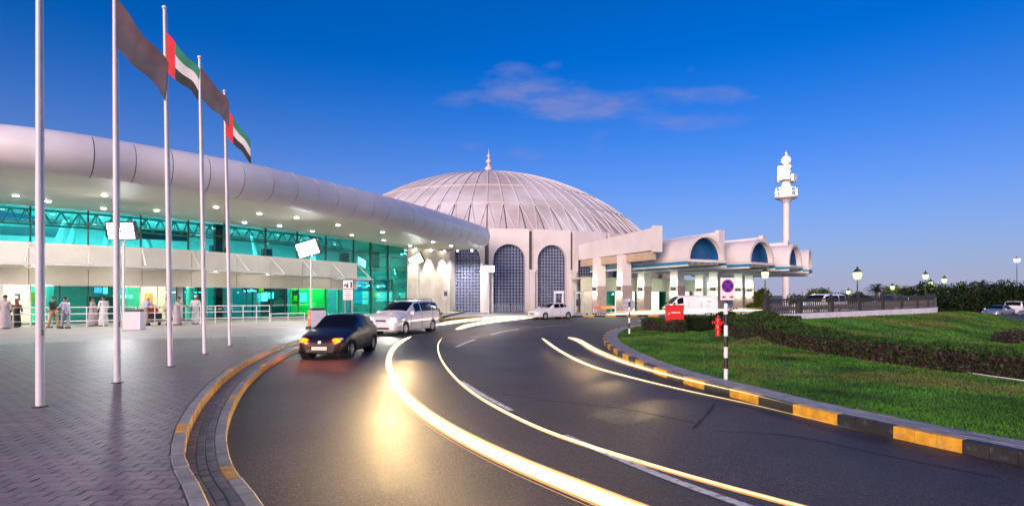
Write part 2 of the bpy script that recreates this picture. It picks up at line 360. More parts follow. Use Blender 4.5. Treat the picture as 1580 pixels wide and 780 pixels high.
# interlocking zigzag pavers of the plaza
PW, PH, PA, GAP = .28, .135, .017, .007
def paver_mesh(mb, x, y, z, jit=0):
    xs = (GAP / 2, .035, .105, .175, .245, PW - GAP / 2); ys = (0, PA, -PA, PA, -PA, 0)
    poly = [(x + a, y + c + GAP / 2) for a, c in zip(xs, ys)] + [(x + a, y + c + PH - GAP / 2) for a, c in list(zip(xs, ys))[::-1]]
    n = 12; z1 = z; zb = z - .05; cb = .006
    vs = [(p[0], p[1], zb) for p in poly] + [(p[0], p[1], z1 - cb) for p in poly]
    cy = y + PH / 2
    vs += [(p[0] + (cb if p[0] < x + PW / 2 else -cb) * (abs(p[0] - x - PW / 2) > .13), p[1] + (cb if p[1] < cy else -cb), z1) for p in poly]
    fs = [(i, (i + 1) % n, n + (i + 1) % n, n + i) for i in range(n)] + [(n + i, n + (i + 1) % n, 2 * n + (i + 1) % n, 2 * n + i) for i in range(n)]
    fs += [(24, 25, 34, 35), (25, 26, 33, 34), (26, 27, 32, 33), (27, 28, 31, 32), (28, 29, 30, 31)]
    mb.add(vs, fs)
pb = MB(); paver_mesh(pb, 0, 0, 0); o = pb.build('paver', 'paver'); pav_me = o.data; bpy.data.objects.remove(o)
cand = []; cuts = []
rot = R(4); cr, sr = math.cos(rot), math.sin(rot)
edge = [C1.at(u, .612) for u in np.arange(0, 40, .1)]
ey = np.array([p.y for p in edge]); ex = np.array([p.x for p in edge]); so = np.argsort(ey); ey, ex = ey[so], ex[so]
bl = np.array([(p.x, p.y) for p in (A0, A1, A2, A3, A4)])
for r_ in range(-10, 240):
    for c_ in range(-130, 30):
        lx = c_ * PW + (PW / 2 if r_ % 2 else 0); ly = r_ * PH
        x = lx * cr - ly * sr - 2; y = lx * sr + ly * cr + 3.6
        if y < 3.8 or y > 27: continue
        if x > np.interp(y, ey, ex) - .03 or x < -y * .98 - 1: continue
        if y > np.interp(x, bl[:, 0], bl[:, 1]) - .05: continue
        if y < 4.3 and x < -4.6: continue
        if x > np.interp(y, ey, ex) - .36: cuts.append((x, y)); continue
        cand.append((x, y))
cand.sort(key=lambda q: q[0] ** 2 * .3 + q[1] ** 2)
for x, y in cand[:300]:
    put('paver', pav_me, plaza, (x, y, .300 + random.uniform(-.002, .002)), rot)
big = MB(); vv = np.array([v.co for v in pav_me.vertices]); ff = [tuple(p.vertices) for p in pav_me.polygons]
for x, y in cand[300:]:
    z = .300 + random.uniform(-.002, .002)
    big.add([(x + a * cr - c * sr, y + a * sr + c * cr, z + d) for a, c, d in vv], ff)
for x, y in cuts:
    vs = [(x + a * cr - c * sr, y + a * sr + c * cr, .300 + d) for a, c, d in vv]
    big.add([(min(p[0], float(np.interp(p[1], ey, ex)) - .012), p[1], p[2]) for p in vs], ff)
big.build('paving', 'paver', plaza, world=False, kind='stuff')
# narrow paver course between the two kerbs
me_s = stone('paver', .218, .096, .05, ['paver_brown'], bev=.005); rest = MB(); k = 0
u = .1
while u < uJ:
    for j in range(3):
        o_ = .207 + .102 * j; uu = u + (.11 if j % 2 else 0); p = C1.at(uu, o_); a_ = ang(C1, uu)
        if k < 296: put('paver', me_s, step_bed, (p.x, p.y, .125 + random.uniform(-.002, .002)), a_)
        else: rest.box((p.x, p.y, .125), (.218, .096, .05), a_)
        k += 1
    u += .222
rest.build('paving', 'paver_brown', step_bed, world=False, kind='stuff')
# island footway: courses running along the kerb
m_ = MB(); m_.grid([[(*C2.at(u, o)[:2], .158) for u in np.arange(0, C2.len, .25)] for o in (-.06, -.66)][::-1]); fw = struct(m_.build('island_footway_bed', 'joint'))
me_s = stone('paver', .205, .096, .05, ['paver_grey'], bev=.006); rest = MB(); lst = []
u = .1
while u < C2.len - .3:
    for j in range(5):
        uu = u + (.105 if j % 2 else 0); p = C2.at(uu, -(.205 + .102 * j)); lst.append((p.length, p, ang(C2, uu)))
    u += .211
lst.sort(key=lambda q: q[0])
for k, (d, p, a_) in enumerate(lst):
    z = .155 + random.uniform(-.003, .003)
    if k < 298: put('paver', me_s, fw, (p.x, p.y, z), a_)
    else: rest.box((p.x, p.y, z), (.205, .096, .05), a_)
rest.build('paving', 'paver_grey', fw, world=False, kind='stuff')

# road markings
def dash(pxs, w):
    pth = Path([G(*q) for q in pxs]); mb = MB(); mb.grid([[(p[0], p[1], .004) for p in r] for r in pth.ribbon(0, pth.len, w / 2, -w / 2, .004)][::-1]); o = mb.build('lane_dash', 'road_paint', road); return o
dash([(871, 671), (960, 709), (1060, 748), (1160, 783)], .13)
dash([(712, 588), (745, 609), (789, 633)], .12)
dash([(704, 535), (717, 529), (732, 523.5)], .13)
dash([(757, 516), (777, 511), (800, 507.5)], .13)
dash([(824, 505), (850, 502.5), (880, 500.5)], .13)
M('crack', (.012, .012, .014), .8)
M('tar_patch', (.026, .024, .027), .5, var=.2, scale=2, bump=.7, bscale=80, spec=.4); speckle('tar_patch', 80, .6, 1.8)
def patch(pxs):
    mb = MB(); mb.add([(*G(*q)[:2], .0026) for q in pxs], [tuple(range(len(pxs)))[::-1]]); mb.build('asphalt_patch', 'tar_patch', road)
patch([(650, 527), (705, 524), (722, 534), (668, 538)]); patch([(905, 640), (985, 622), (1040, 636), (960, 657)])
def crack(pxs, w):
    pth = Path([G(*q) for q in pxs]); mb = MB(); us = np.arange(0, pth.len, .25)
    mb.grid([[(*pth.at(u, s * w * (.6 + .8 * random.random()) / 2)[:2], .003) for u in us] for s in (-1, 1)]); mb.build('road_crack', 'crack', road)
crack([(775, 607), (850, 618), (960, 630), (1085, 655)], .05)
crack([(1070, 660), (1090, 640), (1103, 622)], .05)
crack([(1100, 664), (1220, 672), (1380, 705), (1560, 740)], .03)

# lawn island: flat by the kerb, banked up to the balustrade
BA = Vector((11.9, 25.2, 0)); BB = Vector((29.2, 37, 0)); bdir = (BB - BA).normalized(); bn = Vector((bdir.y, -bdir.x, 0))
def smooth(t): t = min(max(t, 0), 1); return t * t * (3 - 2 * t)
def lawn_z(x, y):
    v = Vector((x, y, 0)) - BA; d = v.dot(bn); uu = v.dot(bdir)
    front = smooth(1 - d / 7.5) if d > 0 else smooth(1 + d / 4)
    gx = 14.5 + (y - 20) * .87
    side = smooth(1 - (x - gx) / 7.0); back = smooth((uu + 4) / 4)
    return .15 + .80 * front * side * back - .45 * smooth((x - gx - 3) / 6)
isl = [tuple(C2.at(u, -.36)[:2]) for u in np.arange(0, C2.len, .3)] + [(60, 47), (60, 4), (12, 3.2)]
ipx = np.array(isl)
def inside(x, y):
    n = len(ipx); j = np.roll(np.arange(n), 1); xi, yi = ipx[:, 0], ipx[:, 1]; xj, yj = xi[j], yi[j]
    c = ((yi > y) != (yj > y)) & (x < (xj - xi) * (y - yi) / (yj - yi + 1e-12) + xi); return bool(c.sum() % 2)
cs = .3; mb = MB(); idx = {}
def lv(i, j):
    if (i, j) not in idx: idx[(i, j)] = len(mb.v); mb.v.append((i * cs, j * cs, lawn_z(i * cs, j * cs)))
    return idx[(i, j)]
for i in range(8, 175):
    for j in range(10, 165):
        if inside((i + .5) * cs, (j + .5) * cs): mb.f.append((lv(i, j), lv(i + 1, j), lv(i + 1, j + 1), lv(i, j + 1)))
lawn = struct(mb.build('lawn', 'grass_soil', smooth=True))
# ---------------------------------------------------------------- terminal with the curved roof
M('white_panel', (.78, .75, .77), .42, var=.03, scale=.8, rnd=.03, rvar=.05)
M('white_clad', (.72, .70, .69), .45, var=.04, scale=1.2, rnd=.03)
M('warm_lit_clad', (.62, .58, .50), .5, var=.04, scale=1.2, rnd=.03)
M('soffit', (.70, .66, .55), .5, var=.03, scale=.5)
M('seam', (.24, .22, .22), .8, var=0)
M('white_metal', (.74, .73, .74), .35, var=.04, scale=4)
M('pole_paint', (.66, .64, .68), .35, var=.05, scale=2)
M('steel', (.62, .62, .62), .3, metal=.9, var=.05)
M('dark_metal', (.03, .03, .035), .45, var=.1)
M('mullion', (.045, .09, .09), .4, var=.05)
M('stone_clad', (.62, .56, .48), .55, var=.08, scale=1.0, rnd=.06, bump=.1, bscale=30)
M('conc_white', (.68, .62, .61), .6, var=.06, scale=.5, bump=.1, bscale=20)
M('inner_white', (.62, .66, .66), .6, var=.05)
M('inner_dark', (.05, .07, .08), .6, var=.2)
M('inner_floor', (.30, .32, .32), .25, var=.1)
glass('teal_glass', (.22, .76, .75), .05)
glass('teal_glass_deep', (.20, .74, .66), .05)
glass('clear_glass', (.86, .92, .88), .06)
glass('canopy_glass', (.80, .84, .82), .16)
glow('lamp_white', (1, .97, .9), 14)
glow('lamp_cool', (.93, .97, 1), 9)
T = thing('terminal_building', 'long glass terminal with a white bullnose roof and teal lit interior', 'building', (-20, 36, .29))
fY = spline([-220, 0, 136, 320, 460, 545, 628], [31.6, 33.3, 35.8, 40.5, 46.5, 51.3, 57.5])
fTop = spline([-220, 0, 136, 320, 460, 628], [292, 314, 325, 342.5, 358, 383])     # top of the glass
def fxy(px, off=0.0):          # off > 0 moves into the building
    a = XY(px - 2, fY(px - 2)); c = XY(px + 2, fY(px + 2)); d = (c - a).normalized(); n_ = Vector((-d.y, d.x, 0)); return XY(px, fY(px)) + n_ * off
def zt(px): return EYE + (HORIZ - fTop(px)) / 850 * fY(px)
# bullnose roof
nY = spline([-220, 0, 108, 210, 300, 400, 500, 600, 700, 738], [22.9, 24.2, 25.3, 27.2, 29, 31.8, 36.1, 42.1, 52.0, 56.3])
nTop = spline([-220, 0, 108, 210, 300, 400, 500, 600, 700, 738], [172, 192, 205, 222, 237, 256, 280, 305, 335, 348])
nBot = spline([-220, 0, 150, 300, 400, 500, 600, 700, 738], [234, 259, 276, 297, 313, 332, 354, 378, 384.5])
npx = list(np.arange(-220, 738.1, 4)); NP = Path([XY(p, nY(p)) for p in npx])
NPX = np.interp(NP.s, [near_u(NP, XY(p, nY(p))) for p in npx], npx)
def nose_ring(u, k=1.0, lift=0.0, nseg=12):
    px = float(np.interp(u, NP.s, NPX)); Y = nY(px); c = NP.at(u)
    ztop = EYE + (HORIZ - nTop(px)) / 850 * Y; zb = EYE + (HORIZ - nBot(px)) / 850 * Y
    zc = (ztop + zb) / 2; r = (ztop - zb) / 2
    n_ = (NP.at(u, -1) - c).normalized()      # outwards, to the right of travel
    ring = [c - n_ * 9 + Vector((0, 0, zc + r * .55))] if nseg else []
    for i in range(nseg + 1):
        a = PI / 2 - PI * i / nseg
        ring.append(c + n_ * (r * 1.1 * k * math.cos(a) + lift * math.cos(a)) + Vector((0, 0, zc + (r * k + lift) * math.sin(a))))
    return ring, c, n_, zc, r
u = 0.0; PL = 1.62; i = 0
inner = []
while u < NP.len - .3:
    u1 = min(u + PL - .045, NP.len)
    rows = [nose_ring(u + (u1 - u) * t / 3)[0] for t in range(4)]
    mb = MB(); mb.grid(rows); 
    for rw, fl in ((rows[0], 1), (rows[-1], 0)):       # returned panel edges give the seam its depth
        c_ = Vector(rw[7]); back = [Vector(p) + Vector((0, 0, -.02)) * 0 for p in rw]
        dn = (Vector(rows[1][4]) - Vector(rows[0][4])).normalized()
        ins = [p + (Vector((sum(q[k] for q in rw) / len(rw) for k in range(3))) - p).normalized() * .05 for p in back]
        mb.grid([rw, ins], flip=bool(fl))
    mb.build('roof_panel', 'white_panel', T, smooth=True)
    u += PL; i += 1
us = list(np.linspace(0, NP.len, 70))
mb = MB(); mb.grid([nose_ring(u, 1, -.045)[0] for u in us]); mb.build('roof_underlay', 'seam', T, smooth=True)
# rounded end of the nose
ring, c, n_, zc, r = nose_ring(NP.len); dn = (NP.at(NP.len) - NP.at(NP.len - .4)).normalized()
rows = []
for k in range(7):
    a = PI / 2 * k / 6; rows.append([Vector((c.x, c.y, zc)) + n_ * (r * 1.1 * math.cos(a) * math.cos(b_)) + dn * (r * 1.1 * math.sin(a)) + Vector((0, 0, r * math.cos(a) * math.sin(b_))) for b_ in [PI / 2 - PI * j / 12 for j in range(13)]])
mb = MB(); mb.grid(rows); 
rows2 = []
for j in range(9):     # end wall of the roof behind the cap
    q = c - n_ * (9 * j / 8); rows2.append([q + dn * (r * 1.0 * math.cos(a)) + Vector((0, 0, zc + r * math.sin(a) * (1 if a < 0 else 1 - .45 * j / 8))) for a in [PI / 2 - PI * k / 8 for k in range(9)]])
mb.grid(rows2, flip=True); mb.build('roof_end_cap', 'white_panel', T, smooth=True)
# soffit from the nose to the glass, carried past the glass into the building
rowN = []; rowF = []; rowI = []
fpx = np.linspace(-220, 628, 70)
for k, u in enumerate(us):
    rg, c, n_, zc, r = nose_ring(u); rowN.append(Vector(rg[-1]))
FP = Path([fxy(p) for p in np.linspace(-220, 700, 120)])
for k, u in enumerate(us):
    t = k / (len(us) - 1); px = -220 + (690 + 220) * t; q = fxy(px) if px < 628 else fxy(628) + (XY(699, 60.5) - fxy(628)) * ((px - 628) / 62)
    rowF.append(q + Vector((0, 0, zt(min(px, 628))))); 
mb = MB(); mb.grid([rowN, rowF], flip=True); mb.build('soffit', 'soffit', T, smooth=True)
# glazing
DV = Vector((0, 0, 1))
upj = [-190, -120, -40, 47, 136, 217, 290, 345, 409, 458, 502, 545]
def pane(p0, p1, z0, z1, m, off=0.0, name='window_pane', z1b=None, par=None):
    A = fxy(p0, off); B = fxy(p1, off); d = (B - A).normalized() * .02; mb = MB(); mb.wall(A + d, B - d, z0 + .02, z1 - .02, .03, None, None if z1b is None else z1b - .02); return mb.build(name, m, par or T)
ZB0, ZB1 = 5.33, 2.68           # fascia band top, bottom at the left
def zband(px): return float(np.interp(px, [-220, 0, 136, 290, 400, 540], [5.40, 5.35, 5.30, 5.28, 5.17, 5.03]))
def zdoor(px): return float(np.interp(px, [-220, 0, 540], [2.73, 2.73, 2.62]))
zmid = lambda px: zband(px) + (zt(px) - zband(px)) * .58
for a, c in zip(upj[:-1], upj[1:]):
    zb = (zband(a) + zband(c)) / 2 - .1; zm = (zmid(a) + zmid(c)) / 2
    pane(a, c, zb, zm, 'teal_glass'); pane(a, c, zm, zt(a), 'teal_glass', z1b=zt(c))
def mullion(px, z0, z1, w=.10, d=.16, off=-.06, m='mullion'):
    q = fxy(px, off); e = fxy(px + 2, off) - q; mb = MB(); mb.box((q.x, q.y, (z0 + z1) / 2), (w, d, z1 - z0), math.atan2(e.y, e.x)); return mb.build('mullion', m, T)
for px in upj: mullion(px, zband(px), zt(px), .09)
mullion(345, .3, zt(345), .5, .4, .9, 'inner_dark')
for a, c in zip(upj[:-1], upj[1:]):
    mb = MB(); A = fxy(a, -.07); B = fxy(c, -.07); zm0, zm1 = zmid(a), zmid(c); mb.wall(A, B, zm0 - .03, zm0 + .03, .12, zm1 - .03, zm1 + .03); mb.build('transom', 'mullion', T)
# full height glazing on the right
fj = [545, 572, 598, 628]; zl = [.32, 1.75, 3.15, 4.55, 5.9]
for a, c in zip(fj[:-1], fj[1:]):
    for k in range(5):
        z0 = zl[k]; z1 = zl[k + 1] if k < 4 else zt(a)
        pane(a, c, z0, z1, 'teal_glass_deep', z1b=zt(c) if k == 4 else None)
for px in fj[1:-1]: mullion(px, .3, zt(px), .14)
for z in zl[1:]:
    mb = MB(); mb.wall(fxy(545, -.05), fxy(586, -.05), z - .03, z + .03, .1); mb.wall(fxy(586, -.05), fxy(628, -.05), z - .03, z + .03, .1); mb.build('transom', 'mullion', T)
# projecting fascia band: white panels, lower ones with warm canopy light in their colour
bj = [-190, -120, -40, 47, 136, 217, 290, 357, 409, 458, 502, 541]
FO = -.8
for a, c in zip(bj[:-1], bj[1:]):
    A = fxy(a, FO); B = fxy(c, FO); d = (B - A).normalized() * .015
    zs0, zs1 = zband(a), zband(c); zc0, zc1 = zband(a) - 1.45, zband(c) - 1.4
    mb = MB(); mb.wall(A + d, B - d, zc0 + .01, zs0, .1, zc1 + .01, zs1); mb.build('fascia_panel', 'white_clad', T)
    mb = MB(); mb.wall(A + d, B - d, zdoor(a), zc0 - .01, .1, zdoor(c), zc1 - .01); mb.build('fascia_panel', 'warm_lit_clad', T)
mb = MB()
for a, c in zip(bj[:-1], bj[1:]):
    mb.wall(fxy(a, FO + .06), fxy(c, FO + .06), zdoor(a) + .02, zband(a) - .02, .05, zdoor(c) + .02, zband(c) - .02)
    mb.wall(fxy(a, FO + .11), fxy(c, FO + .11), zdoor(a) + .03, zdoor(a) + .10, 1.0); mb.wall(fxy(a, FO + .11), fxy(c, FO + .11), zband(a) - .08, zband(a) - .03, .9)
mb.wall(fxy(541, FO + .1), fxy(541, .3), zdoor(541), zband(541) - .01, .12)
mb.build('fascia_core', 'seam', T)
mb = MB(); mb.wall(fxy(541.6, FO + .0), fxy(541.6, .3), zdoor(541), zband(541), .1); mb.build('fascia_end', 'white_clad', T)
# glass canopy hung on rods
CO = FO - 2.0
zcan = lambda px: float(np.interp(px, [-220, 0, 160, 300, 460, 550], [3.93, 3.92, 3.92, 3.90, 3.66, 3.55]))
for a, c in zip(bj[:-1], bj[1:]):
    A, B = fxy(a, CO), fxy(c, CO); A2, B2 = fxy(a, FO - .02), fxy(c, FO - .02); za, zc = zcan(a), zcan(c); dd = (B - A).normalized() * .03
    mb = MB(); mb.hexa([A + dd + DV * za, B - dd + DV * zc, B2 - dd + DV * (zc - .12), A2 + dd + DV * (za - .12)], [A + dd + DV * (za + .025), B - dd + DV * (zc + .025), B2 - dd + DV * (zc - .095), A2 + dd + DV * (za - .095)]); mb.build('canopy_pane', 'canopy_glass', T)
    mb = MB(); mb.tube([A + DV * (za - .04), B + DV * (zc - .04)], .05, 8); mb.tube([A + DV * (za - .16) + (A2 - A) * .12, B + DV * (zc - .16) + (B2 - B) * .12], .025, 6); mb.build('canopy_edge_tube', 'white_metal', T)
for a in bj:
    A, A2 = fxy(a, CO), fxy(a, FO - .02); mb = MB(); mb.tube([A2 + DV * (zband(a) - .12), A + (A2 - A) * .1 + DV * (zcan(a) + .05)], .05, 8); mb.build('tie_rod', 'white_metal', T)
    mb = MB(); mb.tube([A2 + DV * (zcan(a) - .16), A - (A2 - A) * .06 + DV * (zcan(a) - .05)], [.06, .04], 8); mb.build('canopy_arm', 'white_metal', T)
# shopfront below the band
sj = [-190, -120, -40, 47, 92, 136, 176, 216, 243, 272, 283, 305, 345, 380, 418, 440, 460, 480, 502, 522, 541]
for a, c in zip(sj[:-1], sj[1:]):
    clear = c <= 47 or (a >= 216 and c <= 272)
    if a == 272: 
        mb = MB(); mb.wall(fxy(a, .0), fxy(c, .0), .3, zdoor(a), .2); mb.build('door_pier', 'white_clad', T); continue
    pane(a, c, .34, zdoor(a) - .02, 'clear_glass' if clear else 'teal_glass' if a > 340 else 'teal_glass_deep', z1b=zdoor(c) - .02, name='shop_pane')
for px in sj: mullion(px, .3, zdoor(px), .07, .1, -.03, 'white_metal' if px in (-40, 47, 216, 243) else 'mullion')
mb = MB()
for a, c in zip(sj[:-1], sj[1:]): mb.wall(fxy(a, -.02), fxy(c, -.02), .3, .38, .1)
mb.build('shopfront_sill', 'mullion', T)
# interior: floors, back wall, ceiling
def strip(z, o0, o1, p0, p1, n=24, zf=None):
    r0, r1 = [], []
    for i in range(n + 1):
        px = p0 + (p1 - p0) * i / n; r0.append(fxy(px, o0) + DV * (z if zf is None else zf(px) + z)); r1.append(fxy(px, o1) + DV * (z if zf is None else zf(px) + z))
    return [r0, r1]
mb = MB(); mb.grid(strip(.31, .12, 10, -220, 628)); mb.build('interior_floor', 'inner_floor', T)
mb = MB(); mb.grid(strip(4.35, 1.0, 10, -220, 541)); mb.grid(strip(4.0, 1.0, 10, -220, 541), flip=True); mb.grid([strip(4.35, 1.0, 2, -220, 541)[0], strip(4.0, 1.0, 2, -220, 541)[0]]); mb.build('mezzanine_slab', 'inner_white', T)
mb = MB(); mb.grid([strip(.31, 9.5, 10, -220, 640)[0], strip(7.8, 9.5, 10, -220, 640)[0]]); mb.build('interior_wall', 'inner_white', T)
mb = MB(); mb.grid(strip(.25, .1, 10, -220, 640, zf=zt), flip=True); mb.build('interior_ceiling', 'inner_white', T)
A = fxy(640, .3); B = fxy(640, 9.5); mb = MB(); mb.wall(A, B, .3, 7.8, .2); mb.build('interior_end_wall', 'inner_white', T)
# trusses under the ceiling, columns, upper counters
for s_, (a, c) in enumerate(zip([-120, -40, 47, 136, 217, 290, 345, 409, 458, 502], [-40, 47, 136, 217, 290, 345, 409, 458, 502, 545])):
    for off in (1.4,):
        mb = MB(); nb = 3; A, B = fxy(a, off), fxy(c, off); z1 = zt(a) - .05; z0 = z1 - .95
        mb.tube([A + DV * z1, B + DV * (zt(c) - .05)], .07, 6); mb.tube([A + DV * z0, B + DV * (zt(c) - 1.0)], .07, 6)
        for k in range(nb):
            q0 = A + (B - A) * (k / nb); q1 = A + (B - A) * ((k + .5) / nb); q2 = A + (B - A) * ((k + 1) / nb)
            mb.tube([q0 + DV * z0, q1 + DV * z1], .05, 5); mb.tube([q1 + DV * z1, q2 + DV * z0], .05, 5)
            if k % 2 == 0: mb.tube([q1 + DV * z0, q1 + DV * z1], .025, 5)
        mb.build('roof_truss', 'inner_white' if off < 2 or a < 290 else 'mullion', T)
for px, tilt in ((105, -1.2), (122, -.9), (176, -.6), (235, .8), (430, .7), (520, .9)):
    q = fxy(px, 4); mb = MB(); mb.tube([q + Vector((tilt, 0, 4.35)), q + Vector((0, 0, zt(px)))], [.32, .16], 10); mb.build('raking_column', 'inner_white', T, smooth=True); lamp('column_uplight', 'SPOT', q + Vector((tilt * .6, -1.2, 4.6)), 260, (.95, 1, 1), T, .1, aim=q + Vector((tilt * .4, 0, 6.4)), spot=60)
for px in (70, 195, 320, 430, 560, 610):
    q = fxy(px, 3.2); mb = MB(); mb.tube([q + DV * .31, q + DV * 4.0], .28, 14); mb.build('interior_column', 'inner_white', T, smooth=True)
for px, w, h, off in ((20, 3.2, .6, 5.5), (240, 5.0, .7, 3.0), (370, 1.5, .9, 3.0), (392, .9, .9, 6), (448, .8, 1.1, 3.5), (565, .9, 1.2, 3), (610, 1.1, 1.6, 3)):
    q = fxy(px, off); e = fxy(px + 3, off) - q; z = 5.0 if off < 5 else 5.4
    if px in (20, 240): z = 6.2
    mb = MB(); mb.box((q.x, q.y, z + h / 2), (w, .4, h), math.atan2(e.y, e.x)); mb.build('information_panel', 'inner_dark', T)
# ground floor units
def fpanel(name, p0, p1, z0, z1, off, m, th=.08):
    mb = MB(); mb.wall(fxy(p0, off), fxy(p1, off), z0, z1, th); return mb.build(name, m, T)
M('shop_orange', (.80, .26, .04), .5, var=.1); M('shop_green', (.05, .62, .12), .5, var=.08); M('shop_blue', (.02, .22, .50), .4, var=.1); M('shop_warm', (.75, .66, .5), .5, var=.05); M('shop_teal', (.08, .55, .62), .4, var=.1)
glow('screen_violet', (.45, .35, 1), 2.2); glow('screen_white', (.8, 1, 1), 3); glow('sign_white', (.85, .95, 1), 2.6); glow('sign_yellow', (1, .82, .02), 1.6); glow('warm_globe', (1, .72, .35), 6); glow('warm_strip', (1, .85, .6), 5); glow('poster_blue', (.12, .55, .9), 1.2); glow('poster_pale', (.75, .95, 1), 1.5)
fpanel('entrance_wall', -60, 60, .31, 4, 4.5, 'shop_warm'); fpanel('entrance_wall', 205, 283, .31, 4, 4.5, 'shop_warm')
fpanel('shop_fitting', 24, 48, 1.6, 2.3, 4.2, 'shop_orange'); fpanel('shop_fitting', 238, 254, 1.25, 2.25, 3.9, 'shop_orange'); fpanel('shop_fitting', -2, 12, 1.75, 2.2, 3, 'inner_dark')
fpanel('cafe_wall', 136, 205, .31, 2.0, 6, 'inner_dark'); fpanel('shop_wall', 283, 365, .31, 4, 6.5, 'shop_teal'); fpanel('shop_wall', 365, 440, .31, 4, 5.0, 'shop_teal')
fpanel('green_wall', 500, 562, .31, 3.0, 5, 'shop_green'); fpanel('shop_front', 558, 638, 2.6, 3.75, 3.2, 'shop_blue')
fpanel('shop_wall', 440, 500, .31, 4, 5.5, 'inner_dark')
fpanel('screen', 146, 158, 2.25, 2.62, 1.2, 'screen_violet'); fpanel('screen', 160, 167, 2.2, 2.62, 1.2, 'screen_white'); fpanel('screen', 178, 196, 2.25, 2.5, 1.2, 'screen_violet')
for px in (182, 189, 199, 209):
    q = fxy(px, 3.0); mb = MB(); mb.lathe([(.02, .14), (.12, .1), (.15, 0), (.1, -.1), (.02, -.14)], 10, (q.x, q.y, 2.0)); mb.build('pendant_globe', 'warm_globe', T)
fpanel('menu_board', 430, 439, 1.6, 2.35, 2.5, 'screen_white'); fpanel('menu_board', 441, 449, 1.8, 2.35, 2.5, 'poster_pale'); fpanel('menu_board', 490, 500, 1.5, 2.3, 2.5, 'poster_pale')
for a, c, z0, z1, m in ((573, 579, 1.3, 2.45, 'poster_blue'), (580, 584, 1.3, 2.45, 'poster_blue'), (585, 593, 1.2, 2.5, 'poster_pale'), (606, 628, 1.5, 2.4, 'poster_pale'), (603, 608, 1.9, 2.4, 'sign_yellow')): fpanel('poster', a, c, z0, z1, 2.2, m)
fpanel('light_cove', 288, 420, 2.3, 2.36, 5.0, 'screen_white')
# ---------------------------------------------------------------- stone wall at the end of the glass
q0 = fxy(628.5, -.05); q1 = XY(694, 60.6); q2 = XY(697, 62.5)
for r_ in range(4):
    for c_ in range(3):
        a = q0 + (q1 - q0) * (c_ / 3); b_ = q0 + (q1 - q0) * ((c_ + 1) / 3); d = (b_ - a).normalized() * .008
        z0 = .15 + r_ * 1.76; mb = MB(); mb.wall(a + d, b_ - d, z0 + .006, z0 + 1.754 if r_ < 3 else 7.15, .15); mb.build('wall_panel', 'stone_clad', T)
mb = MB(); mb.wall(q0 + Vector((.03, .06, 0)), q1 + Vector((-.03, .06, 0)), .1, 7.1, .4); mb.build('wall_core', 'seam', T)
mb = MB(); mb.wall(q1 + Vector((0, .01, 0)), q2 + Vector((.6, 1.4, 0)), .1, 7.3, .3); mb.build('side_wall', 'stone_clad', T)

for px in (637, 660, 682):      # wall washers at the soffit edge
    a = q0 + (q1 - q0) * ((px - 628) / 66); nrm = Vector(((q1 - q0).y, -(q1 - q0).x, 0)).normalized(); c_ = a + nrm * .42
    mb = MB(); mb.lathe([(.09, -.10), (.11, .05)], 12, (c_.x, c_.y, 6.86)); mb.build('wall_washer', 'lamp_white', T); lamp('wall_washer_lamp', 'SPOT', (c_.x, c_.y, 6.7), 1300, (1, .93, .82), T, .06, aim=(c_.x - nrm.x * .05, c_.y - nrm.y * .05, 0), spot=58, blend=.8)
for px in (706, 728):  # two made-up washers, added only to brighten the first lattice window
    c_ = XY(px, 58.6); mb = MB(); mb.lathe([(.09, -.10), (.11, .05)], 12, (c_.x, c_.y, 6.86)); mb.build('wall_washer', 'lamp_white', T); lamp('wall_washer_lamp', 'SPOT', (c_.x, c_.y, 6.7), 900, (1, .96, .9), T, .06, aim=(*XY(px + 2, 62.6)[:2], 2.5), spot=70, blend=.8)
# ---------------------------------------------------------------- domed hall
DC = Vector((-3.85, 91, 0)); RD = 29.0; TH0 = 2.0
M('dome_skin', (.67, .63, .65), .6, var=.08, scale=.35, rnd=.06, bump=.12, bscale=8, stain=((.34, .24, .19), .10, .47, .62, .5))
M('dome_rib', (.62, .56, .56), .55, var=.06, scale=.6)
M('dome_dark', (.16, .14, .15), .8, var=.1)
M('lattice', (.21, .24, .38), .45, var=.08, scale=1, rnd=.05)
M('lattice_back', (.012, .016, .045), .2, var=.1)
M('reveal', (.55, .50, .48), .6, var=.06)
def rad(th, r, z=0.0): return DC + Vector((math.sin(R(th)) * r, -math.cos(R(th)) * r, z))
D = thing('domed_hall', 'round hall with arched lattice windows under a wide ribbed dome', 'building', (DC.x, DC.y, 0))
ZW = 9.6; AH = 1.80; AS = 6.06
na = 16; arc = [(AH * math.cos(PI - PI * i / na), AS + AH * math.sin(PI - PI * i / na)) for i in range(na + 1)]
hw = RD * math.tan(R(5)) - .26
fb = MB()
def fq(p): fb.add(p, [(0, 1, 2, 3)])
for y, fl in ((0, 0), (.75, 1)):
    for poly in ([(-hw, .02), (-AH, .02), (-AH, ZW), (-hw, ZW)], [(AH, .02), (hw, .02), (hw, ZW), (AH, ZW)]):
        p = [(x, y, z) for x, z in poly]; fq(p[::-1] if fl else p)
    for (x0, z0), (x1, z1) in zip(arc[:-1], arc[1:]):
        p = [(x0, y, z0), (x1, y, z1), (x1, y, ZW), (x0, y, ZW)]; fq(p[::-1] if fl else p)
outl = [(-AH, .02)] + arc + [(AH, .02)]
for (x0, z0), (x1, z1) in zip(outl[:-1], outl[1:]): fq([(x1, 0, z1), (x0, 0, z0), (x0, .75, z0), (x1, .75, z1)])
for x0, z0, x1, z1 in ((-hw, .02, -hw, ZW), (-hw, ZW, hw, ZW), (hw, ZW, hw, .02)): fq([(x0, 0, z0), (x1, 0, z1), (x1, .75, z1), (x0, .75, z0)])
tmp = fb.build('wall_panel', 'conc_white'); ME_face = tmp.data; bpy.data.objects.remove(tmp)
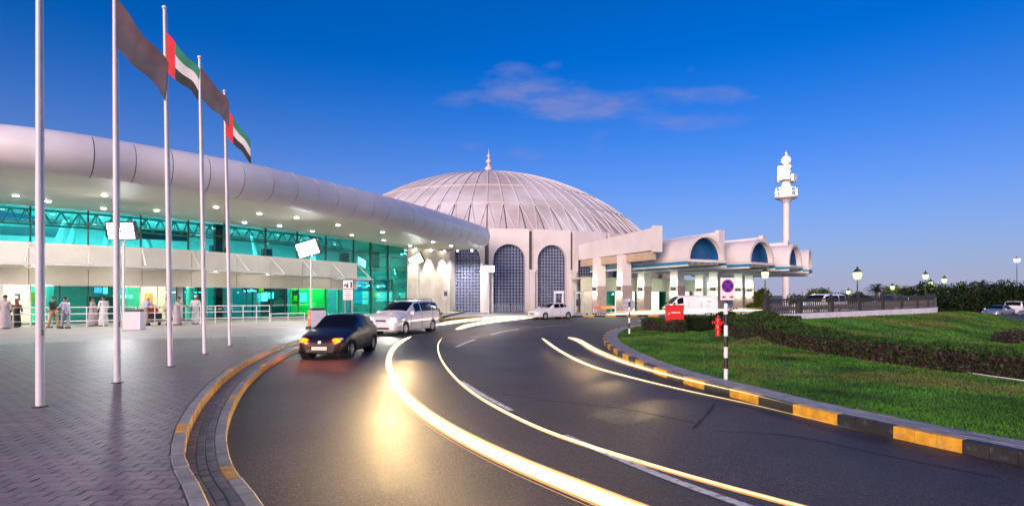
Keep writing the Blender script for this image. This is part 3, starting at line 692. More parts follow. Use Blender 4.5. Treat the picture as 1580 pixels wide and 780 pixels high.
rb = MB(); pts_o = [(-AH - .16, .3)] + [((AH + .16) * math.cos(PI - PI * i / na), AS + (AH + .16) * math.sin(PI - PI * i / na)) for i in range(na + 1)] + [(AH + .16, .3)]
pts_i = [(-AH, .3)] + arc + [(AH, .3)]
rb.grid([[(x, -.05, z) for x, z in pts_o], [(x, -.05, z) for x, z in pts_i]], flip=True); rb.grid([[(x, 0, z) for x, z in pts_o], [(x, -.05, z) for x, z in pts_o]], flip=True); rb.grid([[(x, -.05, z) for x, z in pts_i], [(x, .1, z) for x, z in pts_i]], flip=True)
tmp = rb.build('arch_trim', 'conc_white'); ME_trim = tmp.data; bpy.data.objects.remove(tmp)
lb = MB(); cw = 2 * AH / 10
for i in range(10):
    for j in range(int((AS + AH) / cw) + 1):
        x0 = -AH + i * cw; z0 = .1 + j * cw; cx, cz = x0 + cw / 2, z0 + cw / 2
        lim = AS + math.sqrt(max(AH ** 2 - min(abs(cx) + .1, AH) ** 2, 0))
        if cz > lim: continue
        h = cw * .5; k = h * .78; e = h * .97
        for sx, sz in ((1, 1), (-1, 1), (-1, -1), (1, -1)):      # four corner plates round a diamond hole, tilted like petals
            c_, m1, m2 = (cx + sx * e, .50, cz + sz * e), (cx + sx * k, .56, cz), (cx, .56, cz + sz * k)
            a1, a2 = (cx + sx * e, .52, cz + sz * .02), (cx + sx * .02, .52, cz + sz * e)
            lb.add([m1, a1, c_, a2, m2], [(0, 1, 2), (0, 2, 4), (2, 3, 4)])
tmp = lb.build('lattice_screen', 'lattice'); ME_lat = tmp.data; bpy.data.objects.remove(tmp)
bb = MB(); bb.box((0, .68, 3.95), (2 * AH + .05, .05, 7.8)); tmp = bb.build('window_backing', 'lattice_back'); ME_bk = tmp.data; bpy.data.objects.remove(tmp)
def dput(name, me, th, r, z=0.0):
    p = rad(th, r, z) - Vector((DC.x, DC.y, 0)); o = bpy.data.objects.new(name, me); COL.objects.link(o); o.parent = D; o.location = p; o.rotation_euler = (0, 0, R(th)); return o
for k in range(-4, 9):
    th = TH0 + 10 * k + 5; rr = RD
    dput('wall_panel', ME_face, th, rr); dput('arch_trim', ME_trim, th, rr); ls = dput('lattice_screen', ME_lat, th, rr); ls['kind'] = 'stuff'; dput('window_backing', ME_bk, th, rr)
for k in range(-4, 10):
    th = TH0 + 10 * k; p = rad(th, RD / math.cos(R(5)) - .05)
    mb = MB(); mb.box((p.x, p.y, 2.35), (.62, .9, 4.7), R(th)); mb.build('pier', 'conc_white', D)
    mb = MB(); mb.box((p.x, p.y, 4.85), (.80, 1.1, .30), R(th), bev=.05); mb.build('pier_cap', 'conc_white', D)
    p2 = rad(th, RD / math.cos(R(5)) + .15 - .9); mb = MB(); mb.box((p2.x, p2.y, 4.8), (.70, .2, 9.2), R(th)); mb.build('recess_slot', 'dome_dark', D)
mb = MB(); mb.lathe([(RD - 1.0, 0), (RD - 1.0, 9.5), (RD - 3, 9.55), (25, 9.5)], 72, (DC.x, DC.y, 0), caps=False); mb.build('drum_core', 'reveal', D)
RS = 35.5; ZC = -13.9
def dm(th, ph, lift=0.0): return rad(th, (RS + lift) * math.sin(R(ph)), ZC + (RS + lift) * math.cos(R(ph)))
mb = MB(); mb.grid([[dm(th, ph) for th in range(0, 361, 5)] for ph in (0.3, 6, 12, 20, 25, 31, 35, 39.5, 44, 50)]); mb.build('dome_shell', 'dome_dark', D, smooth=True)
PHI = (2.5, 31.0, 39.4, 50.0)
for k in range(-21, 22):
    t0 = TH0 + 5 * k; t1 = t0 + 5
    for a, c in zip(PHI[:-1], PHI[1:]):
        nn = 6 if a < 5 else 3
        mb = MB(); g_ = .05
        mb.grid([[dm(t0 + (t1 - t0) * f_, a + (c - a) * j / nn, .10) for f_ in (.03, .35, .65, .97)] for j in range(nn + 1)])
        mb.build('dome_panel', 'dome_skin', D, smooth=True)
for k in range(-21, 23):
    t0 = TH0 + 5 * k; mb = MB()
    phs = [3 + 4.55 * j for j in range(9)]
    mb.tube([dm(t0, p_, .14) for p_ in phs], [.03, .06, .075, .08, .08, .08, .08, .08, .08], 6)
    for s_ in (-2.5, 2.5): mb.tube([dm(t0, 39.4, .14), dm(t0 + s_ * .5, 44.7, .14), dm(t0 + s_, 50, .14)], .07, 6)
    mb.build('dome_rib', 'dome_rib', D, smooth=True)
for ph in (31, 39.4):
    mb = MB(); mb.tube([dm(th, ph, .16) for th in range(0, 360, 5)], .08, 6, closed=True); mb.build('dome_ring', 'dome_rib', D, smooth=True)
zt_ = ZC + RS; mb = MB()
mb.lathe([(0.9, zt_ - .1), (1.0, zt_ + .25), (.35, zt_ + .35), (.25, zt_ + .8), (.62, zt_ + 1.05), (.68, zt_ + 1.4), (.45, zt_ + 1.7), (.2, zt_ + 1.85), (.2, zt_ + 2.15), (.45, zt_ + 2.35), (.48, zt_ + 2.6), (.3, zt_ + 2.8), (.14, zt_ + 2.95), (.14, zt_ + 3.2), (.3, zt_ + 3.35), (.3, zt_ + 3.5), (.12, zt_ + 3.7), (.05, zt_ + 4.0), (.01, zt_ + 4.7)], 14, (DC.x, DC.y, 0)); mb.build('finial', 'dome_rib', D, smooth=True)

# ---------------------------------------------------------------- vaulted canopy that wraps round the hall
M('vault_blue', (.012, .085, .24), .35, var=.15, scale=.6)
M('teal_trim', (.02, .20, .36), .4, var=.1)
M('granite', (.36, .27, .25), .4, var=.14, scale=5, rnd=.05)
M('tan_panel', (.50, .37, .26), .6, var=.08)
M('olive_clad', (.42, .40, .32), .55, var=.05)
glow('doorway_light', (1, .97, .80), .9)
glow('column_lamp', (.9, 1, .88), 10)
V = thing('vaulted_canopy', 'white drop off canopy with a row of round barrel vaults on square columns', 'building', (12, 58, .14))
def vbox(th, r0, r1, w, z0, z1, z0b=None, z1b=None):
    a0, a1 = rad(th, r0), rad(th, r1); t = Vector((math.cos(R(th)), math.sin(R(th)), 0)) * w / 2; z0b = z0 if z0b is None else z0b; z1b = z1 if z1b is None else z1b; u = DV
    return MB().hexa([a0 - t + u * z0, a0 + t + u * z0, a1 + t + u * z0b, a1 - t + u * z0b][::-1], [a0 - t + u * z1, a0 + t + u * z1, a1 + t + u * z1b, a1 - t + u * z1b][::-1])
def VB(name, m, *a): return vbox(*a).build(name, m, V)
for th in (22, 32, 42, 52, 62, 72):
    VB('fin_beam', 'conc_white', th, 31.0, 44.7, .5, 6.05, 7.75, 6.15, 8.15)
    VB('fin_end', 'conc_white', th, 44.7, 45.15, .85, 5.95, 8.3)
    for r in (35.0, 39.7):
        VB('column_shaft', 'conc_white', th, r - .5, r + .5, 1.0, 3.05, 6.04)
        VB('column_cladding', 'granite', th, r - .56, r + .56, 1.12, .14, 3.04)
        VB('column_band', 'seam', th, r - .575, r + .575, 1.15, 2.30, 2.36)
    VB('infill_panel', 'tan_panel', th, 31.2, 34.48, .25, 5.3, 6.04); VB('infill_panel', 'tan_panel', th, 35.52, 39.18, .25, 5.3, 6.06); VB('infill_panel', 'tan_panel', th, 40.22, 44.6, .25, 5.3, 6.06)
RV = 2.2; ZV = 5.28
for th in (27, 37, 47, 57, 67):
    tv = Vector((math.cos(R(th)), math.sin(R(th)), 0))
    def vr(r, rad_, a): return rad(th, r) + tv * (rad_ * math.cos(a)) + DV * (ZV + rad_ * math.sin(a))
    angs = [PI * i / 20 for i in range(21)]
    mb = MB(); mb.grid([[vr(r, RV, a) for a in angs] for r in (31, 36, 41, 46.4)], flip=True); mb.build('vault_shell', 'conc_white', V, smooth=True)
    mb = MB(); mb.grid([[vr(r, RV - .14, a) for a in angs] for r in (31, 36, 41, 46.4)]); mb.build('vault_lining', 'vault_blue', V, smooth=True)
    mb = MB(); rr_ = ((46.35, RV + .06), (46.85, RV + .06), (46.85, RV - .2), (46.35, RV - .2)); mb.grid([[vr(r, q, a) for a in angs] for r, q in rr_ + rr_[:1]], flip=True); mb.build('arch_rim', 'conc_white', V, smooth=True)
    mb = MB(); 
    cpt = rad(th, 45.6) + DV * ZV; ring = [vr(45.6, RV - .15, a) for a in angs]; mb.add([cpt] + ring, [(0, i + 1, i + 2) for i in range(20)]); mb.build('tympanum', 'vault_blue', V)
    def sect(t0, t1, r0, r1, z0, z1):
        mb = MB(); mb.hexa([rad(t0, r0, z0), rad(t1, r0, z0), rad(t1, r1 / math.cos(R((t1 - t0) / 2)) * math.cos(R((t1 - t0) / 2)), z0), rad(t0, r1, z0)][::-1], [rad(t0, r0, z1), rad(t1, r0, z1), rad(t1, r1, z1), rad(t0, r1, z1)][::-1]); return mb
    # each vault sits on its own flat tongue with a blue soffit and pale battens
    VB('canopy_slab', 'conc_white', th, 32, 46.95, 2 * RV + .1, ZV - .26, ZV - .02)
    VB('soffit_panel', 'teal_trim', th, 32.3, 46.8, 2 * RV - .35, ZV - .30, ZV - .265)
    for x in (-1.5, -.75, 0, .75, 1.5):
        a0, a1 = rad(th, 32.3) + tv * x, rad(th, 46.7) + tv * x; mb = MB(); w = tv * .10; u = DV
        mb.hexa([a0 - w + u * (ZV - .42), a0 + w + u * (ZV - .42), a1 + w + u * (ZV - .42), a1 - w + u * (ZV - .42)][::-1], [a0 - w + u * (ZV - .305), a0 + w + u * (ZV - .305), a1 + w + u * (ZV - .305), a1 - w + u * (ZV - .305)][::-1]); mb.build('soffit_slat', 'conc_white', V)
    for x, nm in ((-RV - .14, 'edge_trim'), (RV + .14, 'edge_trim')):
        a0, a1 = rad(th, 32.3) + tv * x, rad(th, 46.9) + tv * x; mb = MB(); w = tv * .08; u = DV
        mb.hexa([a0 - w + u * (ZV - .50), a0 + w + u * (ZV - .50), a1 + w + u * (ZV - .50), a1 - w + u * (ZV - .50)][::-1], [a0 - w + u * (ZV - .20), a0 + w + u * (ZV - .20), a1 + w + u * (ZV - .20), a1 - w + u * (ZV - .20)][::-1]); mb.build(nm, 'teal_trim', V)
        w2 = tv * .10; mb = MB(); mb.hexa([a0 - w2 + u * (ZV - .64), a0 + w2 + u * (ZV - .64), a1 + w2 + u * (ZV - .64), a1 - w2 + u * (ZV - .64)][::-1], [a0 - w2 + u * (ZV - .505), a0 + w2 + u * (ZV - .505), a1 + w2 + u * (ZV - .505), a1 - w2 + u * (ZV - .505)][::-1]); mb.build('edge_lip', 'conc_white', V)
# low entrance block behind the columns
for i, t in enumerate(np.arange(20.5, 76, 2.6)):
    t1 = t + 2.57; A, B = rad(t, 32.7), rad(t1, 32.7)
    mb = MB(); mb.wall(A, B, 2.55, 4.1, .3); mb.build('block_fascia', 'olive_clad', V)
    if i % 3 == 1 or i in (3, 12): mb = MB(); mb.wall(A, B, .15, 2.53, .1); mb.build('lit_doorway', 'doorway_light', V)
    elif i % 3 == 2: mb = MB(); mb.wall(A, B, .15, 2.53, .1); mb.build('doorway_glass', 'teal_glass_deep', V); mb = MB(); mb.wall(rad(t, 31.6), rad(t1, 31.6), .15, 2.5, .1); mb.build('lobby_wall', 'shop_warm', V)
    else: mb = MB(); mb.wall(A, B, .15, 2.53, .3); mb.build('block_wall', 'stone_clad', V)
mb = MB(); mb.prism([rad(t, 32.4)[:2] for t in np.arange(20.5, 77, 5)] + [rad(t, 29.9)[:2] for t in np.arange(75.5, 20, -5)], 3.9, 4.05); mb.build('block_roof', 'conc_white', V)
for th in (22, 32, 42, 52, 62):
    for r in (35.0, 39.7):
        p = rad(th - .0, r); t = Vector((math.cos(R(th)), math.sin(R(th)), 0)); q = p - t * .62
        mb = MB(); mb.box((q.x, q.y, 2.75), (.18, .5, .42), R(th), bev=.03); mb.build('column_light_box', 'dark_metal', V)
        lamp('column_light', 'POINT', q - t * .25 + DV * 2.25, 50, (.86, 1, .76), V, .08)
        lamp('column_light', 'POINT', q - t * .25 + DV * 3.35, 45, (.86, 1, .76), V, .08)

M('lamp_clear_face', (.5, .55, .6), .15, var=.03)
# ---------------------------------------------------------------- minaret shaped light tower
q = XY(1213, 95); TW = thing('light_tower', 'tall slim minaret shaped tower with floodlights round its gallery', 'tower', (q.x, q.y, -.1))
h = lambda py: EYE + (HORIZ - py) / 850 * 95
mb = MB(); mb.lathe([(.66, -.1), (.66, .5), (.58, .8), (.53, h(312))], 18, (q.x, q.y, 0)); mb.build('shaft', 'conc_white', TW, smooth=True)
mb = MB(); mb.lathe([(.53, h(314)), (.75, h(311)), (1.1, h(308)), (1.75, h(306)), (1.8, h(303.5)), (1.75, h(303))], 20, (q.x, q.y, 0)); mb.build('gallery', 'conc_white', TW, smooth=True)
for k in range(12):
    a = 2 * PI * k / 12; mb = MB(); mb.tube([(q.x + 1.7 * math.cos(a), q.y + 1.7 * math.sin(a), h(303)), (q.x + 1.7 * math.cos(a), q.y + 1.7 * math.sin(a), h(291))], .07, 6); mb.build('gallery_post', 'conc_white', TW)
for z in (291, 297):
    mb = MB(); mb.tube([(q.x + 1.7 * math.cos(a), q.y + 1.7 * math.sin(a), h(z)) for a in np.linspace(0, 2 * PI, 24, endpoint=False)], .06, 6, closed=True); mb.build('gallery_rail', 'conc_white', TW)
mb = MB(); mb.lathe([(.75, h(303)), (.75, h(262)), (1.0, h(260)), (1.0, h(257)), (.5, h(256))], 16, (q.x, q.y, 0)); mb.build('lantern', 'conc_white', TW, smooth=True)
mb = MB(); mb.lathe([(.35, h(257)), (.75, h(252)), (.85, h(247)), (.65, h(242)), (.2, h(239.5)), (.16, h(238.5)), (.25, h(237)), (.05, h(235)), (.01, h(232))], 16, (q.x, q.y, 0)); mb.build('cap_dome', 'conc_white', TW, smooth=True)
for k, (dx, dy) in enumerate(((-.95, -1.15), (.75, -1.25), (1.35, .2), (-1.35, .3))):
    a = math.atan2(dy, dx); c_ = Vector((q.x + dx, q.y + dy, h(268 if k == 0 else 276)))
    mb = MB(); mb.box(c_, (1.15 if k else 1.9, .34, 1.2 if k else 2.3), a + PI / 2, bev=.08); mb.build('floodlight', 'white_metal', TW)
    c2 = c_ + Vector((math.cos(a), math.sin(a), 0)) * .19; mb = MB(); mb.box(c2, (1.0 if k else 1.75, .05, 1.05 if k else 2.1), a + PI / 2, bev=.01); mb.build('floodlight_lens', 'lamp_cool' if k == 0 else 'lamp_clear_face', TW)
lamp('tower_light', 'POINT', (q.x - 1.6, q.y - 2.4, h(268)), 2600, (.95, 1, 1), TW, .5)
# ---------------------------------------------------------------- flagpoles
FLAG_POLES = [((62, 627), (60, -80), 'leftmost and nearest white flagpole on the paved plaza'), ((181, 590), (177, -30), 'second white flagpole from the left with its lamp post close behind'), ((263, 565), (254, 15), 'middle white flagpole of the five with a plain red and black flag'),
              ((316, 546), (308, 91), 'fourth white flagpole from the left with a grey flag'), ((355, 533), (346.5, 143), 'shortest looking flagpole nearest to the road with a small red and green flag')]
POLE_TOP = []
for (bx, by), (tx, ty), lab in FLAG_POLES:
    b_ = G(bx, by, .3); t_ = P(tx, ty, b_.y)
    o = thing('flagpole', lab, 'flagpole', b_, group='white flagpoles on the plaza'); POLE_TOP.append((b_, t_))
    mb = MB(); rb_ = 12.5 / 2 * b_.y / 850 * .98 + .012
    mb.tube([b_, b_ + (t_ - b_) * .5, t_], [.062, .055, .040], 14); mb.build('pole', 'pole_paint', o, smooth=True)
    mb = MB(); mb.lathe([(.115, -.005), (.115, .012), (.07, .02)], 14, b_); mb.build('base_plate', 'dark_metal', o)
    mb = MB(); mb.lathe([(.03, 0), (.06, .03), (.06, .07), (.02, .1)], 10, t_); mb.build('cap', 'pole_paint', o)
    e = Vector((.10, .0, 0)); mb = MB(); mb.tube([b_ + e * .8 + DV * 1.2, b_ + (t_ - b_) * .5 + e * .75, t_ + e * .7 - DV * .1], .006, 5); mb.build('halyard', 'steel', o)
    mb = MB(); mb.box(b_ + DV * 1.2 + Vector((.06, -.03, 0)), (.025, .02, .10), 0, bev=.004); mb.build('cleat', 'dark_metal', o)

# flags, drooping to the right in the wind
def flag(i, z_off, L_, hgt, bands, label, drop, hoist=None):
    b_, t_ = POLE_TOP[i]; top = t_ - DV * z_off; nu, nv = 18, 9
    wind = Vector((.86, -.15, 0)).normalized()
    def pt(u, v):          # u along the fly, v down the hoist
        d = L_ * u; sag = drop * L_ * u ** 1.0
        w = .16 * u * math.sin(7.5 * u + 1.1 * v + i) * L_ * .5
        return top + wind * (d * .78 + .03) + DV * (-v * hgt * (1 - .28 * u) - sag) + Vector((-.1, 1, 0)) * w + DV * (.05 * L_ * u * math.sin(9 * u + 2 * v))
    root = None
    o = thing('flag', label, 'flag', top, group=None)
    for (u0, u1, v0, v1, m, nm) in bands:
        mb = MB(); a = max(2, int(nu * (u1 - u0)) + 1); c = max(2, int(nv * (v1 - v0)) + 2)
        for s_, fl in ((.004, 0), (-.004, 1)):
            mb.grid([[pt(u0 + (u1 - u0) * p_ / a, v0 + (v1 - v0) * q_ / c) + Vector((-.15, -1, 0)) * s_ for p_ in range(a + 1)] for q_ in range(c + 1)], flip=bool(fl))
        mb.build(nm, m, o, smooth=True)
M('cloth_red', (.55, .018, .03), .8, var=.12, scale=3); M('cloth_black', (.015, .015, .02), .8, var=.1); M('cloth_green', (.01, .16, .10), .8, var=.1); M('cloth_white', (.5, .5, .52), .8, var=.06); M('cloth_grey', (.055, .05, .07), .85, var=.22, scale=2); M('cloth_mauve', (.07, .045, .06), .85, var=.2, scale=2); M('cloth_navy', (.015, .03, .14), .8, var=.1)
UAE = [(0, .30, 0, 1, 'cloth_red', 'red_band'), (.30, 1, 0, .333, 'cloth_green', 'green_band'), (.30, 1, .333, .667, 'cloth_white', 'white_band'), (.30, 1, .667, 1, 'cloth_black', 'black_band')]
flag(1, .35, 1.5, 1.0, [(0, 1, 0, .5, 'cloth_mauve', 'upper_band'), (0, 1, .5, 1, 'cloth_grey', 'lower_band')], 'large grey and mauve flag flying from the second pole', .95)
flag(2, .55, 1.25, 1.0, UAE, 'red, green, white and black flag flying from the middle pole', .85)
flag(3, .25, 1.3, .95, [(0, 1, 0, .5, 'cloth_mauve', 'upper_band'), (0, 1, .5, 1, 'cloth_grey', 'lower_band')], 'grey and mauve flag flying from the fourth pole', .9)
flag(4, .5, 1.3, 1.0, UAE, 'red, green, white and black flag on the last pole by the road', 1.0)

# ---------------------------------------------------------------- floodlight posts with waste bins
M('bin_white', (.66, .64, .70), .5, var=.05); M('bin_orange', (.66, .20, .05), .5, var=.1)
def flood(px, base_y, head_y, w, label, tilt, zb=.3, energy=500, strength=None):
    b_ = G(px, base_y, zb); top = P(px, head_y, b_.y); s_ = b_.y / 850
    o = thing('floodlight_post', label, 'floodlight', b_)
    mb = MB(); mb.tube([b_, top], .07, 12); mb.build('pole', 'pole_paint', o, smooth=True)
    mb = MB(); mb.lathe([(.16, 0), (.16, .02), (.1, .05)], 12, b_); mb.build('base_plate', 'steel', o)
    c_ = top + Vector((0, -.05, .12)); ww = w * s_ * .5
    yaw, roll = tilt
    rm = Matrix.Rotation(yaw, 3, 'Z') @ Matrix.Rotation(roll, 3, 'Y') @ Matrix.Rotation(R(14), 3, 'X')
    def bx(d, off): 
        m2 = MB().box((0, 0, 0), d, bev=.03); return MB().add([tuple(c_ + rm @ (Vector(v) + Vector(off))) for v in m2.v], m2.f)
    bx((ww * 2.2, .24, ww * 1.42), (0, .06, ww * .75)).build('lamp_housing', 'dark_metal', o)
    for sx in (-1, 1):
        for sz in (-1, 1): bx((ww * .93, .05, ww * .55), (sx * ww * .515, -.07, ww * .75 + sz * ww * .325)).build('lamp_lens', 'lamp_cool', o)
    bx((.12, .12, .16), (0, .05, -.02)).build('bracket', 'steel', o)
    p_ = c_ + rm @ Vector((0, -.25, ww * .75)); lamp('flood_lamp', 'SPOT', p_, energy, (.95, .98, 1), o, .35, aim=p_ + rm @ Vector((0, -1, -.7)), spot=125, blend=.8)
    return b_
f1 = flood(191, 503, 374, 40, 'floodlight post behind the second flagpole, square lamp head on a slim pole', (R(0), 0), energy=800)
f2 = flood(480, 494, 398, 34, 'floodlight post behind the black car with a tilted square lamp head', (R(-12), R(-14)), energy=800)
f3 = flood(646, 486, 410, 22, 'floodlight post in front of the stone wall, lamp head tilted', (R(-25), R(-22)), zb=.15, energy=800)
f4 = flood(754, 483.5, 422, 16, 'floodlight on a short post between two arched windows of the domed hall', (R(10), 0), zb=.14, energy=800)
def bin_(p_, label, rz, s_=1.0):
    o = thing('waste_bin', label, 'waste bin', p_, rz, 'white waste bins beside the floodlight posts')
    mb = MB(); mb.box((0, 0, .47), (.82, .62, .94), bev=.03); mb.build('bin_body', 'bin_white', o, world=False)
    mb = MB(); mb.box((-.425, 0, .47), (.03, .54, .86), bev=.008); mb.build('orange_panel', 'bin_orange', o, world=False)
    mb = MB(); mb.box((0, 0, 1.0), (.7, .52, .12), bev=.05); mb.build('bin_liner', 'dark_metal', o, world=False)
    mb = MB(); mb.box((-.445, 0, .55), (.01, .2, .2), bev=.003); mb.build('bin_emblem', 'bin_white', o, world=False)
p_ = G(207, 508, .3); bin_(p_, 'white waste bin with an orange side beside the second flagpole', R(12))
p_ = G(489, 503.5, .3); bin_(p_, 'white waste bin with an orange side just behind the black car', R(35))

# ---------------------------------------------------------------- railing in front of the glass
def fence_run(px0, px1, y0, y1, label, rails, hgt, posts, name='railing'):
    a, c = G(px0, y0, .3), G(px1, y1, .3)
    o = thing(name, label, 'railing', (a + c) / 2)
    for z in rails:
        mb = MB(); mb.tube([a + DV * z, c + DV * z], .028, 8); mb.build('rail', 'white_metal', o, smooth=True)
    for k in range(posts):
        q = a + (c - a) * (k / (posts - 1)); mb = MB(); mb.tube([q, q + DV * hgt], .03, 8); mb.build('post', 'white_metal', o, smooth=True)
fence_run(-150, 75, 507.5, 505.5, 'white three bar railing at the far left of the glass front', (.35, .75, 1.12), 1.14, 9)
fence_run(80, 210, 505.2, 502.6, 'white three bar railing before the dark glass entrance, left of the waste bin', (.35, .75, 1.12), 1.14, 6)
fence_run(214, 416, 502.4, 497, 'long white three bar railing from the waste bin towards the black car', (.35, .75, 1.12), 1.14, 10)
fence_run(418, 470, 496.5, 494.6, 'low single bar white rail between the long railing and the lamp post', (.3, .55), .58, 3)

# downlights under the roof
us2 = [(73, 310), (170, 300), (161, 318), (242, 326), (333, 319), (376, 341), (400, 328), (432, 347), (459, 336), (482, 355), (543, 362), (593, 371), (634, 378), (666, 370), (697, 379), (20, 305), (-60, 296), (590, 358), (520, 346)]
for px, py in us2:
    k = 0
    # depth where the ray meets the soffit
    best = None
    rf0 = rowN; 
    for a in range(len(rowN) - 1):
        for t in np.linspace(0.05, .95, 13):
            q = rowN[a] * (1 - t) + rowF[a] * t; sx = 790 + 850 * q.x / q.y; sy = HORIZ - 850 * (q.z - EYE) / q.y; d = (sx - px) ** 2 + (sy - py) ** 2
            if best is None or d < best[0]: best = (d, q)
    q = best[1]; r_ = .14
    mb = MB(); mb.lathe([(r_ + .05, -.03), (r_ + .05, .03)], 14, q); mb.build('downlight_ring', 'white_metal', T)
    mb = MB(); mb.lathe([(r_ * .9, -.075), (r_, -.035)], 14, q); mb.build('downlight', 'lamp_white', T)
    lamp('downlight_lamp', 'SPOT', q - DV * .12, 105, (1, .92, .78), T, .12, aim=q - DV * 5, spot=165, blend=.5)
# lamps inside the hall
for px in (-120, -20, 90, 180, 270, 350, 430, 510, 585):
    q = fxy(px, 5); lamp('hall_lamp', 'AREA', q + DV * (zt(px) - .3), 150 if px < 360 else 110 if px < 540 else 360, (.92, 1, 1), T, 2.2, aim=q)
    q = fxy(px, 2.6); lamp('shop_lamp', 'AREA', q + DV * 3.9, (80 if px < 283 else 48) if 60 < px < 540 else 120, (1, .9, .75) if (px < 60 or 200 < px < 300) else (.9, 1, 1), T, 1.6, aim=q)
q = fxy(532, 3.4); lamp('green_wash', 'AREA', q + DV * 3.5, 130, (.3, 1, .35), T, 1.0, aim=fxy(532, 5) + DV * 1.2)
for px in (20, 250): q = fxy(px, 2.5); lamp('entrance_lamp', 'AREA', q + DV * 3.6, 110, (1, .85, .62), T, 1.5, aim=q)
for px, z in ((60, 2.4), (178, 2.4), (310, 2.4), (385, 2.4), (490, 2.4)):       # wash on the lower band under the canopy
    q = fxy(px, CO + .3); lamp('canopy_lamp', 'POINT', q + DV * 3.5, 28, (1, .9, .72), T, .1)
# ---------------------------------------------------------------- light trails left by passing traffic
def streak_glow(name, col, s):      # light only: adds to what lies behind it and fades along the streak
    m = bpy.data.materials.new(name); m.use_nodes = True; MATS[name] = m; n = m.node_tree.nodes; l = m.node_tree.links; n.remove(n['Principled BSDF'])
    e = n.new('ShaderNodeEmission'); e.inputs[0].default_value = (*col, 1); t = n.new('ShaderNodeBsdfTransparent'); ad = n.new('ShaderNodeAddShader')
    at = n.new('ShaderNodeAttribute'); at.attribute_name = 'fade'; mu = n.new('ShaderNodeMath'); mu.operation = 'MULTIPLY'; mu.inputs[1].default_value = s; l.new(at.outputs['Fac'], mu.inputs[0]); l.new(mu.outputs[0], e.inputs[1])
    l.new(e.outputs[0], ad.inputs[0]); l.new(t.outputs[0], ad.inputs[1]); l.new(ad.outputs[0], n['Material Output'].inputs[0])
streak_glow('trail_halo', (1, .60, .22), .07); streak_glow('trail_thread', (1, .66, .26), .45); streak_glow('trail_ember', (1, .36, .06), .35)
streak_glow('trail_white', (1, .74, .36), 5); streak_glow('trail_gold', (1, .70, .28), .9); streak_glow('trail_cream', (1, .60, .18), .45); streak_glow('trail_orange', (1, .42, .08), .35); streak_glow('trail_pink', (1, .80, .72), 2.0)
def trail(label, pts, z, strands, loc_i=0, taper=(.25, .0)):
    pth = Path([G(a, c, z) for a, c in pts], step=.25); o = thing('light_trail', label, 'light trail', (*pth.at(0)[:2], z), group='headlight and tail light trails over the road')
    n = max(8, int(pth.len / .35)); us = [pth.len * i / n for i in range(n + 1)]
    wmax = max(abs(q[0]) + q[2] for q in strands)
    extra = [(0, 0, wmax * 1.18, 'trail_halo'), (0, 0, wmax * .9, 'trail_halo')]
    for k in range(7): a = random.uniform(0, 2 * PI); f_ = random.uniform(.8, 1.35); extra.append((wmax * f_ * math.cos(a), wmax * f_ * .8 * math.sin(a), random.uniform(.0025, .005), random.choice(('trail_thread', 'trail_thread', 'trail_ember'))))
    for off, dz, r, m in strands + extra:
        ua, ub = (0, pth.len) if (off, dz, r, m) in strands or m == 'trail_halo' else (random.uniform(0, .25) * pth.len, random.uniform(.6, 1.0) * pth.len)
        us = [ua + (ub - ua) * i / n for i in range(n + 1)]
        rs = [r * min(1, .12 + u / (taper[0] * 8 + .01)) * (min(1, .06 + (pth.len - u) / (taper[1] * 10)) if taper[1] else 1) for u in us]
        mb = MB(); mb.tube([pth.at(u, off) + DV * (z + dz) for u in us], rs, 8); ob = mb.build('streak', m, o, smooth=True)
        at = ob.data.attributes.new('fade', 'FLOAT', 'POINT'); fv = []
        for u in us:
            f_ = min(1, .35 + .65 * (u - ua) / 1.2) * (min(1, max(0, (pth.len - u) / (taper[1] * 6))) if taper[1] else 1)
            if m in ('trail_thread', 'trail_ember'): f_ *= min(1, (ub - u) / 2.0 if taper[1] or ub < pth.len else 1)
            fv += [f_] * 8
        at.data.foreach_set('value', fv)
T1 = [(634, 519), (618, 527), (605, 540), (600, 556), (604, 577), (620, 605), (655, 637), (715, 674), (800, 715), (900, 756), (985, 790), (1100, 833)]
trail('widest white light trail curving across the near left lane', T1, .66, [(0.0000, 0.0000, 0.0238, 'trail_white'), (0.0238, 0.0079, 0.0154, 'trail_white'), (-0.0238, -0.0079, 0.0154, 'trail_white'), (0.0370, 0.0145, 0.0119, 'trail_gold'), (-0.0370, -0.0145, 0.0119, 'trail_gold'), (0.0462, 0.0238, 0.0091, 'trail_cream'), (-0.0462, -0.0238, 0.0091, 'trail_cream'), (0.0528, 0.0330, 0.0056, 'trail_cream'), (-0.0541, -0.0396, 0.0035, 'trail_orange'), (0.0561, 0.0429, 0.0028, 'trail_orange'), (-0.0594, -0.0660, 0.0021, 'trail_orange')])
trail('thin orange light trail between the white trail and the lane dashes', [(683, 519), (676, 531), (678, 548), (692, 571), (722, 600), (770, 630), (850, 667), (950, 700), (1100, 744), (1240, 781), (1400, 822)], .75, [(0, 0, .0035, 'trail_gold'), (.0, -.008, .004, 'trail_orange'), (.008, .004, .003, 'trail_orange'), (-.010, -.014, .003, 'trail_orange')])
trail('pale double light trail low along the right lane, ending by the kerb', [(836, 521), (868, 543), (915, 565), (980, 583), (1060, 602), (1150, 621), (1250, 645), (1340, 667)], .35, [(0, 0, .011, 'trail_white'), (.02, .007, .007, 'trail_gold'), (-.02, -.007, .007, 'trail_gold'), (-.035, -.015, .005, 'trail_cream'), (-.05, -.02, .004, 'trail_orange')], taper=(.3, 1.9))
